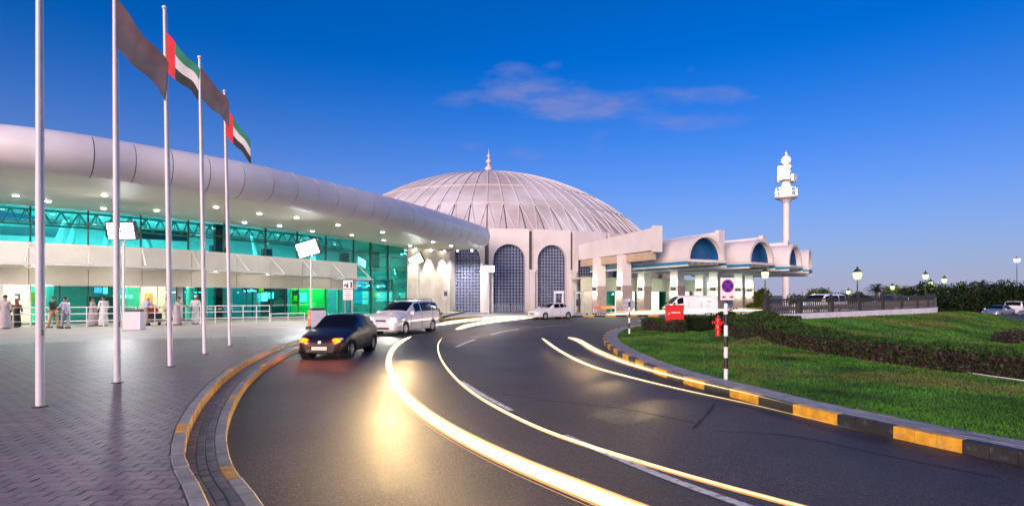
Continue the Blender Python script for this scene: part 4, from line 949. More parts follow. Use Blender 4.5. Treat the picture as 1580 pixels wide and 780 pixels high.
trail('thick golden light trail beside the striped island kerb', [(876, 520), (890, 524), (920, 541), (965, 559), (1020, 575), (1090, 592), (1160, 608), (1240, 628)], .55, [(0, 0, .024, 'trail_white'), (.03, .012, .016, 'trail_gold'), (-.03, -.012, .016, 'trail_gold'), (.055, .024, .011, 'trail_gold'), (-.055, -.024, .010, 'trail_cream'), (.075, .036, .008, 'trail_cream'), (-.078, -.04, .006, 'trail_orange')], taper=(.25, 1.6))
trail('white light trail from the minivan towards the white sedan, upper of two', [(672, 501), (690, 498), (715, 494.5), (765, 489.5), (820, 486.5)], .62, [(0, 0, .048, 'trail_pink'), (.06, .015, .025, 'trail_gold'), (-.06, -.015, .025, 'trail_gold'), (-.09, -.03, .012, 'trail_cream'), (.09, .03, .012, 'trail_cream')], taper=(.25, .4))
trail('white light trail ahead of the white sedan, lower of two', [(703, 508), (722, 502), (755, 496), (795, 491.5), (830, 488.5)], .58, [(0, 0, .048, 'trail_pink'), (.06, .015, .025, 'trail_gold'), (-.06, -.015, .025, 'trail_gold'), (-.09, -.03, .012, 'trail_cream'), (.09, .03, .012, 'trail_cream')], taper=(.25, .4))
trail('far white light trail in front of the parked delivery van', [(935, 484.5), (1000, 482), (1080, 480), (1140, 478.5), (1185, 477.5)], .75, [(0, 0, .075, 'trail_pink'), (0, .16, .03, 'trail_cream')], taper=(.5, .5))
# the beams thrown ahead by the lamps that drew the trails
def beams(pts, z, dist, energy, n, col=(1, .66, .29), down=.10):
    pth = Path([G(a, c, z) for a, c in pts], step=.25); tr = [o for o in COL.objects if o.name.startswith('light_trail')]
    par = min(tr, key=lambda o: (o.location - Vector((*pth.at(0)[:2], z))).length)
    for k in range(n):
        u = dist * (k + .5) / n; p = pth.at(u) + DV * (z + .02); d = (pth.at(u + .3) - pth.at(u)).normalized()
        lamp('beam', 'SPOT', p, energy / n, col, par, .10, aim=p + d - DV * down, spot=115, blend=.9)
beams(T1, .66, 11.0, 700, 7)
beams([(876, 520), (890, 524), (920, 541), (965, 559), (1020, 575), (1090, 592), (1160, 608), (1240, 628)], .55, 10.0, 70, 4)
# ---------------------------------------------------------------- vehicles
M('paint_black', (.010, .007, .011), .34, var=.05, spec=.35, coat=.15); M('paint_white', (.72, .70, .73), .25, var=.03, coat=.8); M('paint_silver', (.30, .31, .34), .3, metal=.5, var=.05, coat=.8); M('paint_dark', (.03, .035, .05), .25, var=.05, coat=.8); M('paint_beige', (.40, .36, .30), .3, var=.05, coat=.8)
M('car_glass', (.006, .006, .007), .12, var=0, spec=.22); M('tyre', (.014, .014, .015), .75, var=.2, scale=9); M('rim_metal', (.55, .55, .57), .3, metal=.8, var=.05); M('black_plastic', (.02, .02, .022), .6, var=.1); M('plate_white', (.65, .65, .62), .5, var=.05); M('lamp_clear', (.6, .62, .65), .15, var=.03, coat=1.0); M('lamp_red', (.35, .01, .01), .2, var=.05, coat=1.0); M('interior_tan', (.5, .22, .08), .7, var=.2)
glow('headlight_on', (1, .97, .88), 16); glow('indicator_on', (1, .085, .003), 6)
def cr(P0, P1, P2, P3, t, k=.38):
    m1 = (P2 - P0) * k; m2 = (P3 - P1) * k; t2 = t * t; t3 = t2 * t
    return P1 * (2 * t3 - 3 * t2 + 1) + m1 * (t3 - 2 * t2 + t) + P2 * (-2 * t3 + 3 * t2) + m2 * (t3 - t2)
def car(label, loc, rz, st, wheels, wr, paint, spec, group=None):
    o = thing(spec.get('name', 'parked_car'), label, spec.get('cat', 'car'), loc, rz, group)
    CP = np.array([[(x, 0, zb), (x, w * .86, zb), (x, w * .985, zb + .10), (x, w, zb + (zs - zb) * .55), (x, w * .965, zs), (x, y5, z5), (x, y5 * .55, z6 - (z6 - z5) * .22), (x, 0, z6)] for x, w, zb, zs, y5, z5, z6 in st], float)
    nS, nP = CP.shape[:2]
    def Sf(u, v):
        i = min(int(u), nS - 2); t = u - i; j = min(int(v), nP - 2); s = v - j
        def row(a):
            a = min(max(a, 0), nS - 1); q = CP[a]; p0 = q[j - 1] if j > 0 else q[1] * (1, -1, 1); p3 = q[j + 2] if j + 2 < nP else q[nP - 2] * (1, -1, 1)
            return cr(p0, q[j], q[j + 1], p3, s)
        return cr(row(i - 1), row(i), row(i + 1), row(i + 2), t)
    us = [i + t for i in range(nS - 1) for t in np.linspace(0, 1, spec.get('nu', 7))[:-1]] + [nS - 1]; vs = [j + t for j in range(nP - 1) for t in np.linspace(0, 1, 5)[:-1]] + [nP - 1]
    half = [[Sf(u, v) for v in vs] for u in us]; rows = [r + [p * (1, -1, 1) for p in r[-2:0:-1]] for r in half]
    mb = MB(); n = len(rows[0]); mb.v = [tuple(p) for r in rows for p in r]
    ar = wr * 1.16
    for i in range(len(rows) - 1):
        for j in range(n):
            f = (i * n + j, i * n + (j + 1) % n, (i + 1) * n + (j + 1) % n, (i + 1) * n + j); c = np.mean([mb.v[k] for k in f], axis=0)
            if abs(c[1]) > .45 and any((c[0] - wx) ** 2 + (c[2] - wr) ** 2 < ar ** 2 for wx in wheels): continue
            mb.f.append(f)
    mb.f += [tuple(range(n)), tuple(range((len(rows) - 1) * n, len(rows) * n))[::-1]]
    mb.build('body', paint, o, smooth=True, world=False)
    def patch(name, m, u0, u1, v0, v1, off=.008, side=1, nu=6, nv=4, both=False):
        mb = MB(); rng_v = np.linspace(v0, v1, nv + 1)
        R_ = []
        for u in np.linspace(u0, u1, nu + 1):
            r = []
            for v in rng_v:
                vv = v; sg = side
                if v > nP - 1: vv = 2 * (nP - 1) - v; sg = -side
                p = Sf(u, vv); e1 = Sf(min(u + .02, nS - 1), vv) - Sf(max(u - .02, 0), vv); e2 = Sf(u, min(vv + .02, nP - 1)) - Sf(u, max(vv - .02, 0)); nn = np.cross(e1, e2); nn = nn / (np.linalg.norm(nn) + 1e-9)
                if nn @ (p - np.array([0, 0, .7])) < 0: nn = -nn
                q = p + nn * off; r.append((q[0], q[1] * sg, q[2]))
            R_.append(r)
        mb.grid(R_, flip=False); return mb.build(name, m, o, smooth=True, world=False)
    for nm, m, u0, u1, v0, v1 in spec['patches_sym']: patch(nm, m, u0, u1, v0, 2 * (nP - 1) - v0, nv=10)
    for nm, m, u0, u1, v0, v1 in spec['patches']:
        for sd in (1, -1): patch(nm, m, u0, u1, v0, v1, side=sd)
    W_ = max(s[1] for s in st)
    for wx in wheels:
        for sd in (1, -1):
            mb = MB(); y = sd * (W_ - .11); k = 22
            prof = [(wr * .62, -.10), (wr * .93, -.10), (wr, -.06), (wr, .06), (wr * .93, .095), (wr * .66, .10), (wr * .62, .06)]
            vs_ = [(wx + r * math.cos(2 * PI * i / k), y + sd * t, wr + r * math.sin(2 * PI * i / k)) for r, t in prof for i in range(k)]
            fs_ = [(a * k + i, a * k + (i + 1) % k, (a + 1) * k + (i + 1) % k, (a + 1) * k + i) for a in range(len(prof) - 1) for i in range(k)] + [tuple(range(k))]
            mb.add(vs_, fs_); wo = mb.build('wheel', 'tyre', o, smooth=True, world=False)
            mb = MB(); 
            for s_ in range(6):
                a = 2 * PI * s_ / 6 + .3; mb.hexa([(wx + .05 * wr * math.cos(a + 1.5), y + sd * .05, wr + .05 * wr * math.sin(a + 1.5)), (wx + wr * .6 * math.cos(a + .2), y + sd * .06, wr + wr * .6 * math.sin(a + .2)), (wx + wr * .6 * math.cos(a - .2), y + sd * .06, wr + wr * .6 * math.sin(a - .2)), (wx + .05 * wr * math.cos(a - 1.5), y + sd * .05, wr + .05 * wr * math.sin(a - 1.5))],
                      [(wx + .12 * wr * math.cos(a + 1.2), y + sd * .085, wr + .12 * wr * math.sin(a + 1.2)), (wx + wr * .6 * math.cos(a + .16), y + sd * .09, wr + wr * .6 * math.sin(a + .16)), (wx + wr * .6 * math.cos(a - .16), y + sd * .09, wr + wr * .6 * math.sin(a - .16)), (wx + .12 * wr * math.cos(a - 1.2), y + sd * .085, wr + .12 * wr * math.sin(a - 1.2))])
            rim_r = [(wr * .58, .02), (wr * .66, .085), (wr * .60, .095), (wr * .54, .03)]
            vs_ = [(wx + r * math.cos(2 * PI * i / k), y + sd * t, wr + r * math.sin(2 * PI * i / k)) for r, t in rim_r for i in range(k)]
            mb.add(vs_, [(a * k + i, a * k + (i + 1) % k, (a + 1) * k + (i + 1) % k, (a + 1) * k + i) for a in range(3) for i in range(k)] + [tuple(range(3 * k, 4 * k))]); ri = mb.build('rim', 'rim_metal', wo, smooth=False, world=False)
            mb = MB(); mb.add([(wx + ar * q * math.cos(2 * PI * i / 28), sd * yy, wr + ar * q * math.sin(2 * PI * i / 28)) for q, yy in ((.97, W_ - .02), (.97, W_ - .36), (0.01, W_ - .37)) for i in range(28)], [(a * 28 + i, a * 28 + (i + 1) % 28, (a + 1) * 28 + (i + 1) % 28, (a + 1) * 28 + i) for a in range(2) for i in range(28)]); mb.build('wheel_well', 'black_plastic', o, world=False)
            mb = MB(); mb.tube([(wx + ar * math.cos(a), sd * (W_ - .012), wr + ar * math.sin(a)) for a in np.linspace(-.35, PI + .35, 18)], .022, 6); mb.build('wheel_arch', paint, o, smooth=True, world=False)
    for nm, m, c, d in spec.get('boxes', []):
        mb = MB(); mb.box(c, d, bev=min(d) * .35); mb.build(nm, m, o, world=False)
    for nm, m, c, d in spec.get('ovals', []):
        mb = MB(); mb.lathe([(.25, -1), (.7, -.75), (1, -.2), (1, .2), (.7, .75), (.25, 1)], 14, (0, 0, 0)); mb.v = [(c[0] + v[2] * d[0], c[1] + v[0] * d[1], c[2] + v[1] * d[2]) for v in mb.v]; mb.build(nm, m, o, smooth=True, world=False)
    for pts, r, nm, m in spec.get('tubes', []):
        mb = MB(); mb.tube(pts, r, 6); mb.build(nm, m, o, smooth=True, world=False)
    return o
# hatchback: x, half width, underside, belt, shoulder y, shoulder z, top z
HATCH = [(2.05, .52, .30, .52, .42, .56, .58), (1.98, .70, .22, .60, .56, .66, .68), (1.75, .82, .19, .72, .66, .78, .80), (1.25, .875, .19, .84, .70, .91, .94), (.78, .885, .19, .93, .70, 1.02, 1.06), (-.02, .885, .19, .97, .60, 1.42, 1.48), (-.80, .885, .19, .99, .61, 1.45, 1.51), (-1.50, .875, .20, 1.01, .57, 1.38, 1.43), (-1.92, .83, .25, .98, .56, 1.03, 1.06), (-2.06, .72, .32, .80, .52, .86, .88)]
hb = car('black hatchback with both amber indicators glowing, pulled in beside the plaza kerb', (-6.14, 19.75, 0), R(-92.5), HATCH, (1.28, -1.30), .31, 'paint_black', dict(name='hatchback_car', patches_sym=[('windscreen', 'car_glass', 4.10, 4.90, 5.12, 0), ('rear_window', 'car_glass', 7.12, 7.85, 5.15, 0)],
    patches=[('side_window', 'car_glass', 4.72, 5.62, 4.12, 4.86), ('side_window', 'car_glass', 5.70, 6.62, 4.12, 4.84), ('side_window', 'car_glass', 6.68, 7.15, 4.2, 4.75), ('headlight', 'lamp_clear', .72, 1.75, 4.15, 5.0), ('door_seam', 'black_plastic', 5.64, 5.675, 2.1, 4.1), ('door_seam', 'black_plastic', 4.30, 4.335, 2.1, 4.05), ('door_seam', 'black_plastic', 6.78, 6.815, 2.6, 4.1)],
    boxes=[('number_plate', 'plate_white', (2.075, 0, .40), (.02, .52, .12)), ('grille', 'black_plastic', (2.03, 0, .30), (.08, .95, .09)), ('bumper_strip', 'black_plastic', (2.035, 0, .50), (.06, .8, .035)), ('wing_mirror', 'paint_black', (.62, .98, 1.02), (.12, .17, .13)), ('wing_mirror', 'paint_black', (.62, -.98, 1.02), (.12, .17, .13)), ('door_handle', 'paint_black', (-.35, .885, .86), (.16, .03, .035)), ('door_handle', 'paint_black', (-1.1, .88, .88), (.16, .03, .035)), ('rub_strip', 'black_plastic', (-.1, .892, .56), (1.9, .025, .06)), ('rub_strip', 'black_plastic', (-.1, -.892, .56), (1.9, .025, .06)), ('tail_lamp', 'lamp_red', (-2.0, .70, .86), (.1, .18, .3)), ('tail_lamp', 'lamp_red', (-2.0, -.70, .86), (.1, .18, .3)), ('emblem', 'rim_metal', (2.04, 0, .60), (.02, .10, .11))],
    ovals=[('indicator_lamp', 'indicator_on', (1.975, .56, .66), (.05, .15, .085)), ('indicator_lamp', 'indicator_on', (1.975, -.56, .66), (.05, .15, .085)), ('fog_lamp', 'lamp_clear', (1.99, .55, .34), (.03, .06, .06)), ('fog_lamp', 'lamp_clear', (1.99, -.55, .34), (.03, .06, .06))], tubes=[([(1.0, .0, .98), (1.0, .0, .98)], .001, 'washer', 'black_plastic')][:0]))
hb.scale = (.95, .95, .95)
for y in (.54, -.54):
    l_ = lamp('indicator_light', 'POINT', (0, 0, 0), 14, (1, .20, .03), None, .05); l_.parent = hb; l_.location = (2.12, y, .66)
VAN = [(2.46, .60, .32, .60, .50, .66, .68), (2.40, .80, .22, .70, .66, .78, .82), (2.15, .92, .20, .84, .74, .94, .98), (1.60, .95, .20, .97, .78, 1.07, 1.11), (1.22, .955, .20, 1.04, .78, 1.15, 1.20), (.25, .955, .20, 1.10, .70, 1.62, 1.70), (-.9, .955, .20, 1.11, .72, 1.67, 1.75), (-1.9, .95, .20, 1.12, .70, 1.64, 1.72), (-2.30, .92, .24, 1.10, .68, 1.56, 1.62), (-2.46, .85, .32, 1.02, .66, 1.08, 1.12)]
mv = car('white minivan with headlights on and a roof rack, waiting behind the black hatchback', (-5.98, 30.9, 0), R(-110), VAN, (1.52, -1.48), .33, 'paint_white', dict(name='minivan', cat='minivan', patches_sym=[('windscreen', 'car_glass', 4.10, 4.90, 5.1, 0), ('rear_window', 'car_glass', 8.1, 8.8, 5.1, 0)],
    patches=[('side_window', 'car_glass', 4.75, 5.35, 4.14, 4.85), ('side_window', 'car_glass', 5.42, 6.45, 4.14, 4.85), ('side_window', 'car_glass', 6.52, 7.7, 4.14, 4.83), ('headlight', 'lamp_clear', .75, 1.9, 4.1, 5.0), ('door_seam', 'black_plastic', 5.37, 5.40, 2.1, 4.1), ('door_seam', 'black_plastic', 4.28, 4.31, 2.1, 4.05), ('door_seam', 'black_plastic', 6.47, 6.50, 2.1, 4.1)],
    boxes=[('grille', 'black_plastic', (2.43, 0, .68), (.06, .62, .20)), ('grille_bar', 'paint_white', (2.462, 0, .68), (.02, .6, .03)), ('bumper_opening', 'black_plastic', (2.44, 0, .36), (.07, 1.0, .11)), ('number_plate', 'plate_white', (2.485, 0, .47), (.02, .5, .11)), ('wing_mirror', 'paint_white', (1.0, 1.06, 1.12), (.14, .2, .18)), ('wing_mirror', 'paint_white', (1.0, -1.06, 1.12), (.14, .2, .18)), ('door_handle', 'rim_metal', (.2, .955, .98), (.18, .03, .04)), ('door_handle', 'rim_metal', (-.75, .955, .98), (.18, .03, .04)), ('rub_strip', 'paint_silver', (0, .965, .6), (2.0, .025, .07)), ('tail_lamp', 'lamp_red', (-2.40, .82, 1.0), (.1, .14, .5)), ('tail_lamp', 'lamp_red', (-2.40, -.82, 1.0), (.1, .14, .5))],
    ovals=[('headlight_lens', 'headlight_on', (2.34, .66, .76), (.06, .20, .10)), ('headlight_lens', 'headlight_on', (2.34, -.66, .76), (.06, .20, .10))],
    tubes=[([(-2.0, s * .6, 1.70), (-1.9, s * .6, 1.79), (-.2, s * .6, 1.80), (-.1, s * .6, 1.74)], .022, 'roof_rail', 'black_plastic') for s in (1, -1)]))
mv.scale = (1.0, 1.0, 1.04)
for y in (.66, -.66):
    l_ = lamp('headlight_beam', 'SPOT', (0, 0, 0), 260, (1, .93, .8), None, .08, spot=110, blend=.9); l_.parent = mv; l_.location = (2.52, y, .74); l_.rotation_euler = (0, R(-80), 0)
SEDAN = [(2.16, .52, .30, .52, .42, .58, .60), (2.08, .70, .22, .62, .58, .68, .70), (1.80, .82, .19, .74, .66, .79, .81), (1.30, .85, .18, .84, .68, .89, .91), (.82, .855, .18, .91, .68, .97, 1.0), (.05, .855, .18, .94, .56, 1.36, 1.41), (-.60, .855, .18, .96, .57, 1.39, 1.45), (-1.05, .85, .19, .98, .55, 1.34, 1.39), (-1.62, .84, .22, .98, .62, 1.0, 1.03), (-2.0, .80, .26, .95, .60, .99, 1.01), (-2.16, .70, .34, .82, .52, .90, .92)]
sedan_spec = dict(patches_sym=[('windscreen', 'car_glass', 4.08, 4.9, 5.1, 0), ('rear_window', 'car_glass', 7.1, 7.9, 5.12, 0)], patches=[('side_window', 'car_glass', 4.70, 5.55, 4.14, 4.85), ('side_window', 'car_glass', 5.62, 6.5, 4.14, 4.85), ('side_window', 'car_glass', 6.56, 7.1, 4.2, 4.7), ('headlight', 'lamp_clear', .8, 1.8, 4.1, 4.95), ('door_seam', 'black_plastic', 5.58, 5.61, 2.1, 4.1), ('door_seam', 'black_plastic', 4.30, 4.33, 2.1, 4.05)],
    boxes=[('grille', 'black_plastic', (2.14, 0, .50), (.06, .6, .12)), ('number_plate', 'plate_white', (2.17, 0, .38), (.02, .5, .11)), ('wing_mirror', 'paint_white', (.65, .95, 1.0), (.12, .17, .13)), ('wing_mirror', 'paint_white', (.65, -.95, 1.0), (.12, .17, .13)), ('door_handle', 'rim_metal', (-.2, .86, .86), (.16, .03, .035)), ('door_handle', 'rim_metal', (-1.0, .85, .88), (.16, .03, .035)), ('tail_lamp', 'lamp_red', (-2.08, .62, .84), (.1, .2, .16)), ('tail_lamp', 'lamp_red', (-2.08, -.62, .84), (.1, .2, .16))])
sd = car('white four door sedan crossing the road in front of the arched windows', (3.5, 49.0, 0), R(-146), SEDAN, (1.30, -1.25), .30, 'paint_white', dict(sedan_spec, name='sedan_car'))
DEL = [(2.36, .62, .34, .70, .55, .80, .84), (2.32, .84, .26, .84, .72, .96, 1.0), (2.10, .94, .24, 1.02, .78, 1.16, 1.2), (1.30, .96, .24, 1.22, .76, 1.90, 1.98), (.55, .965, .24, 1.25, .80, 1.98, 2.08), (-1.0, .965, .24, 1.26, .80, 1.99, 2.10), (-2.25, .96, .26, 1.26, .80, 1.96, 2.06), (-2.36, .92, .34, 1.2, .78, 1.7, 1.78)]
p_ = XY(1064, 52.4)
dv = car('white delivery van with a line drawing on its side at the far kerb', p_, R(183), DEL, (1.55, -1.45), .33, 'paint_white', dict(name='delivery_van', cat='van', patches_sym=[('windscreen', 'car_glass', 2.12, 2.9, 5.1, 0)], patches=[('side_window', 'car_glass', 2.75, 3.55, 4.12, 4.8)],
    boxes=[('grille', 'black_plastic', (2.36, 0, .72), (.06, .8, .16)), ('number_plate', 'plate_white', (2.39, 0, .45), (.02, .5, .11)), ('wing_mirror', 'black_plastic', (1.85, 1.06, 1.3), (.12, .18, .24)), ('wing_mirror', 'black_plastic', (1.85, -1.06, 1.3), (.12, .18, .24)), ('door_seam', 'black_plastic', (.45, .968, .95), (.012, .012, 1.2)), ('door_seam', 'black_plastic', (-.75, .972, .95), (.012, .012, 1.2)), ('headlight', 'lamp_clear', (2.30, .70, .86), (.14, .3, .18)), ('headlight', 'lamp_clear', (2.30, -.70, .86), (.14, .3, .18)), ('tail_lamp', 'lamp_red', (-2.36, .84, 1.1), (.06, .12, .35)), ('tail_lamp', 'lamp_red', (-2.36, -.84, 1.1), (.06, .12, .35))],
    tubes=[([(-1.35 + .17 * math.cos(a), .985, .98 + .17 * math.sin(a)) for a in np.linspace(0, 5.2, 14)], .012, 'side_drawing', 'paint_silver'), ([(-.75 + .17 * math.cos(a), .985, .98 + .17 * math.sin(a)) for a in np.linspace(-1, 4.2, 14)], .012, 'side_drawing', 'paint_silver'), ([(-1.7, .975, 1.48), (-1.55, .975, 1.54), (-1.4, .975, 1.5), (-1.25, .975, 1.62)], .014, 'side_drawing', 'black_plastic')]))
SUV = [(2.35, .60, .34, .66, .52, .74, .78), (2.28, .80, .26, .82, .68, .90, .94), (1.95, .90, .24, .96, .74, 1.03, 1.06), (1.1, .92, .24, 1.05, .76, 1.12, 1.15), (.80, .92, .24, 1.10, .76, 1.2, 1.24), (.15, .92, .24, 1.14, .72, 1.72, 1.80), (-1.0, .92, .24, 1.16, .74, 1.78, 1.86), (-2.1, .91, .26, 1.16, .72, 1.74, 1.82), (-2.30, .88, .32, 1.1, .70, 1.2, 1.26)]
suv_spec = dict(name='sport_utility_car', cat='car', patches_sym=[('windscreen', 'car_glass', 4.1, 4.9, 5.1, 0), ('rear_window', 'car_glass', 7.12, 7.8, 5.1, 0)], patches=[('side_window', 'car_glass', 4.75, 5.4, 4.14, 4.85), ('side_window', 'car_glass', 5.48, 6.2, 4.14, 4.85), ('side_window', 'car_glass', 6.28, 6.95, 4.14, 4.85)], boxes=[('tail_lamp', 'lamp_red', (-2.25, .8, 1.05), (.08, .16, .3)), ('tail_lamp', 'lamp_red', (-2.25, -.8, 1.05), (.08, .16, .3)), ('number_plate', 'plate_white', (-2.32, 0, .8), (.02, .5, .11))])
p_ = XY(1263, 44.0); sv = car('white four wheel drive showing its roof and windows above the balustrade', p_ + DV * .35, R(205), SUV, (1.4, -1.35), .36, 'paint_white', suv_spec)
p_ = XY(1374, 47.5); ds = car('dark car whose roof just shows above the balustrade, near its curved end', p_ + DV * .65, R(200), SEDAN, (1.30, -1.25), .30, 'paint_dark', dict(sedan_spec, name='parked_car'))
# car park beyond the bank
proto = None
PK = [(1509, 70, 'paint_dark', 'dark parked car at the left end of the far car park row'), (1529, 72, 'paint_beige', 'beige parked car second from the left in the far car park'), (1551, 73, 'paint_white', 'white parked car in the back row of the far car park'), (1573, 74, 'paint_dark', 'dark parked car at the right edge of the back row in the car park'), (1540, 62, 'paint_silver', 'silver parked car in the nearer row of the car park'), (1571, 66, 'paint_white', 'white parked car nearest in the car park, at the photo edge'), (1600, 60, 'paint_silver', 'silver parked car beyond the right edge of the row')]
for i, (px, Y, pt, lab) in enumerate(PK):
    q = XY(px, Y); kind = (SEDAN, SUV)[i % 2]; sp = sedan_spec if i % 2 == 0 else suv_spec
    car(lab, q + DV * (-.44), R(200 + 8 * (i % 3)) + (PI if i % 4 == 1 else 0), kind, (1.3, -1.25) if i % 2 == 0 else (1.4, -1.35), .30 if i % 2 == 0 else .36, pt, dict(sp, name='parked_car', cat='car', nu=4), 'cars in the car park beyond the bank')
# ---------------------------------------------------------------- signs, hydrant, red box
M('sign_white_face', (.70, .70, .72), .35, var=.04); M('sign_blue', (.012, .02, .33), .35, var=.06); M('sign_red', (.45, .012, .03), .4, var=.05); M('sign_grey', (.42, .42, .46), .4, metal=.3, var=.1); M('gloss_red', (.62, .015, .012), .35, var=.08, coat=.4); M('pole_black', (.014, .014, .016), .45, var=.1); M('pole_white', (.72, .71, .72), .45, var=.06); M('ink_black', (.015, .015, .02), .6, var=0)
def banded(o, b_, z0, seg, n, r, first, top):
    z = z0
    for k in range(n):
        m = ('pole_white', 'pole_black')[(k + first) % 2]; z1 = min(z + seg, top); mb = MB(); mb.lathe([(r, z + .001), (r, z1)], 14, b_); mb.build('pole_band', m, o, smooth=True); z = z1
        if z >= top - 1e-4: break
b_ = G(1120, 585, .16); o = thing('traffic_sign', 'sign with a blue disc and two red arrows on a banded pole', 'road sign', b_)
s_ = b_.y / 850; zt_ = EYE + (HORIZ - 428) * s_ - .16; zb_ = EYE + (HORIZ - 462.5) * s_ - .16
banded(o, b_, 0, .250, 12, .046, 0, zb_ + .35)
c = b_ + Vector((.015, -.062, (zt_ + zb_) / 2)); hh = (zt_ - zb_); ww = .335
mb = MB(); mb.box(c, (ww, .014, hh), bev=.004); mb.build('sign_plate', 'sign_white_face', o)
mb = MB(); mb.box(c + Vector((0, .010, 0)), (ww + .016, .008, hh + .016), bev=.002); mb.build('plate_edge', 'ink_black', o)
def disc(c, r, y, m, nm, par, sx=1.0, n=36, r0=0.0):
    mb = MB(); ring = [(c[0] + r * sx * math.cos(2 * PI * i / n), y, c[2] + r * math.sin(2 * PI * i / n)) for i in range(n)]; ri = [(c[0] + r0 * sx * math.cos(2 * PI * i / n), y, c[2] + r0 * math.sin(2 * PI * i / n)) for i in range(n)] if r0 else None
    if r0: mb.add(ring + ri, [(i, (i + 1) % n, n + (i + 1) % n, n + i) for i in range(n)])
    else: mb.add(ring, [tuple(range(n))])
    return mb.build(nm, m, par)
dc = c + DV * (hh * .125)
disc(dc, .150, c.y - .0085, 'ink_black', 'disc_rim', o, .92); disc(dc, .146, c.y - .010, 'sign_blue', 'blue_disc', o, .92); disc(dc, .146, c.y - .0115, 'sign_red', 'red_ring', o, .92, r0=.128)
for s_2 in (1, -1):
    mb = MB(); d = Vector((.7, 0, s_2 * .7)); n_ = Vector((-.7 * s_2, 0, .7)) * .010; e = dc.copy(); e.y = c.y - .0125
    mb.add([e - d * .13 - n_, e + d * .13 - n_, e + d * .13 + n_, e - d * .13 + n_], [(0, 1, 2, 3)]); mb.build('cross_bar', 'sign_red', o)
ac = c - DV * (hh * .365)
for s_2 in (1, -1):
    mb = MB(); y = c.y - .010
    mb.add([(ac.x + s_2 * x, y, ac.z + z) for x, z in ((.035, -.014), (.085, -.014), (.085, -.036), (.138, 0), (.085, .036), (.085, .014), (.035, .014))], [(0, 1, 2, 3, 4, 5, 6)]); mb.build('red_arrow', 'sign_red', o)
b_ = G(971, 514.5, .16); o = thing('traffic_sign', 'round sign showing its grey back on a banded pole at the island tip', 'road sign', b_)
banded(o, b_, 0, .27, 12, .05, 0, 1.75)
c = b_ + Vector((-.03, .06, EYE + (HORIZ - 470) * b_.y / 850 - .16)); mb = MB(); n = 32; r = .335
mb.add([(c.x + r * math.cos(2 * PI * i / n), c.y + yy, c.z + r * math.sin(2 * PI * i / n)) for yy in (0, .02) for i in range(n)], [tuple(range(n)), tuple(range(n, 2 * n))[::-1]] + [(i, (i + 1) % n, n + (i + 1) % n, n + i) for i in range(n)]); mb.build('sign_disc', 'sign_grey', o)
for z in (-.1, .1):
    mb = MB(); mb.box(c + Vector((0, -.02, z)), (.5, .03, .04), bev=.006); mb.build('sign_bracket', 'steel', o)
# red box on legs
b_ = G(1040.5, 512, .15); s_ = b_.y / 850; o = thing('fire_hose_cabinet', 'bright red cabinet on two thin legs at the end of the clipped hedge', 'fire cabinet', b_)
zc = EYE + (HORIZ - 484) * s_; mb = MB(); mb.box((b_.x, b_.y, zc), (.92, .34, .88), R(-4), bev=.02); mb.build('cabinet_body', 'gloss_red', o)
mb = MB(); mb.box((b_.x, b_.y, zc + .455), (.98, .42, .04), R(-4), bev=.01); mb.build('cabinet_roof', 'gloss_red', o)
for sx in (-.40, .40):
    mb = MB(); mb.box((b_.x + sx, b_.y, (zc - .44 + .12) / 2), (.05, .05, zc - .44 - .12 + .06)); mb.build('leg', 'gloss_red', o)
y = b_.y - .176
for k, (x, w, h_) in enumerate(((-.33, .06, .06), (-.19, .05, .05), (-.13, .04, .06), (-.08, .05, .05), (-.02, .05, .06), (.04, .06, .05), (.11, .04, .06), (.16, .05, .05), (.22, .06, .06))):
    mb = MB(); mb.box((b_.x + x, y - .004 + x * -.07, zc + .08 + (-.06 if k == 0 else 0)), (w, .006, h_), R(-4)); mb.build('white_lettering', 'sign_white_face', o)
mb = MB(); mb.box((b_.x, y - .002, zc - .30), (.86, .006, .015), R(-4)); mb.build('door_seam', 'pole_black', o)
b_ = G(1108, 523, .15); o = thing('fire_hydrant', 'red fire hydrant standing on the lawn just left of the banded sign pole', 'fire hydrant', b_)
mb = MB(); mb.lathe([(.17, 0), (.17, .04), (.125, .06), (.115, .40), (.15, .42), (.15, .46), (.12, .48), (.115, .66), (.15, .68), (.16, .74), (.13, .80), (.14, .84), (.115, .92), (.06, .98), (.04, 1.0), (.04, 1.06), (.015, 1.07)], 18, b_); mb.build('barrel', 'gloss_red', o, smooth=True)
for sx, nm in ((-1, 'hose_outlet'), (1, 'hose_outlet')):
    mb = MB(); mb.tube([b_ + Vector((sx * .1, 0, .74)), b_ + Vector((sx * .21, 0, .74)), b_ + Vector((sx * .215, 0, .74)), b_ + Vector((sx * .25, 0, .74))], [.055, .055, .07, .07], 12); mb.build(nm, 'gloss_red', o, smooth=True)
mb = MB(); mb.tube([b_ + Vector((0, -.1, .70)), b_ + Vector((0, -.2, .70)), b_ + Vector((0, -.205, .70)), b_ + Vector((0, -.24, .70))], [.07, .07, .085, .085], 12); mb.build('pumper_outlet', 'gloss_red', o, smooth=True)
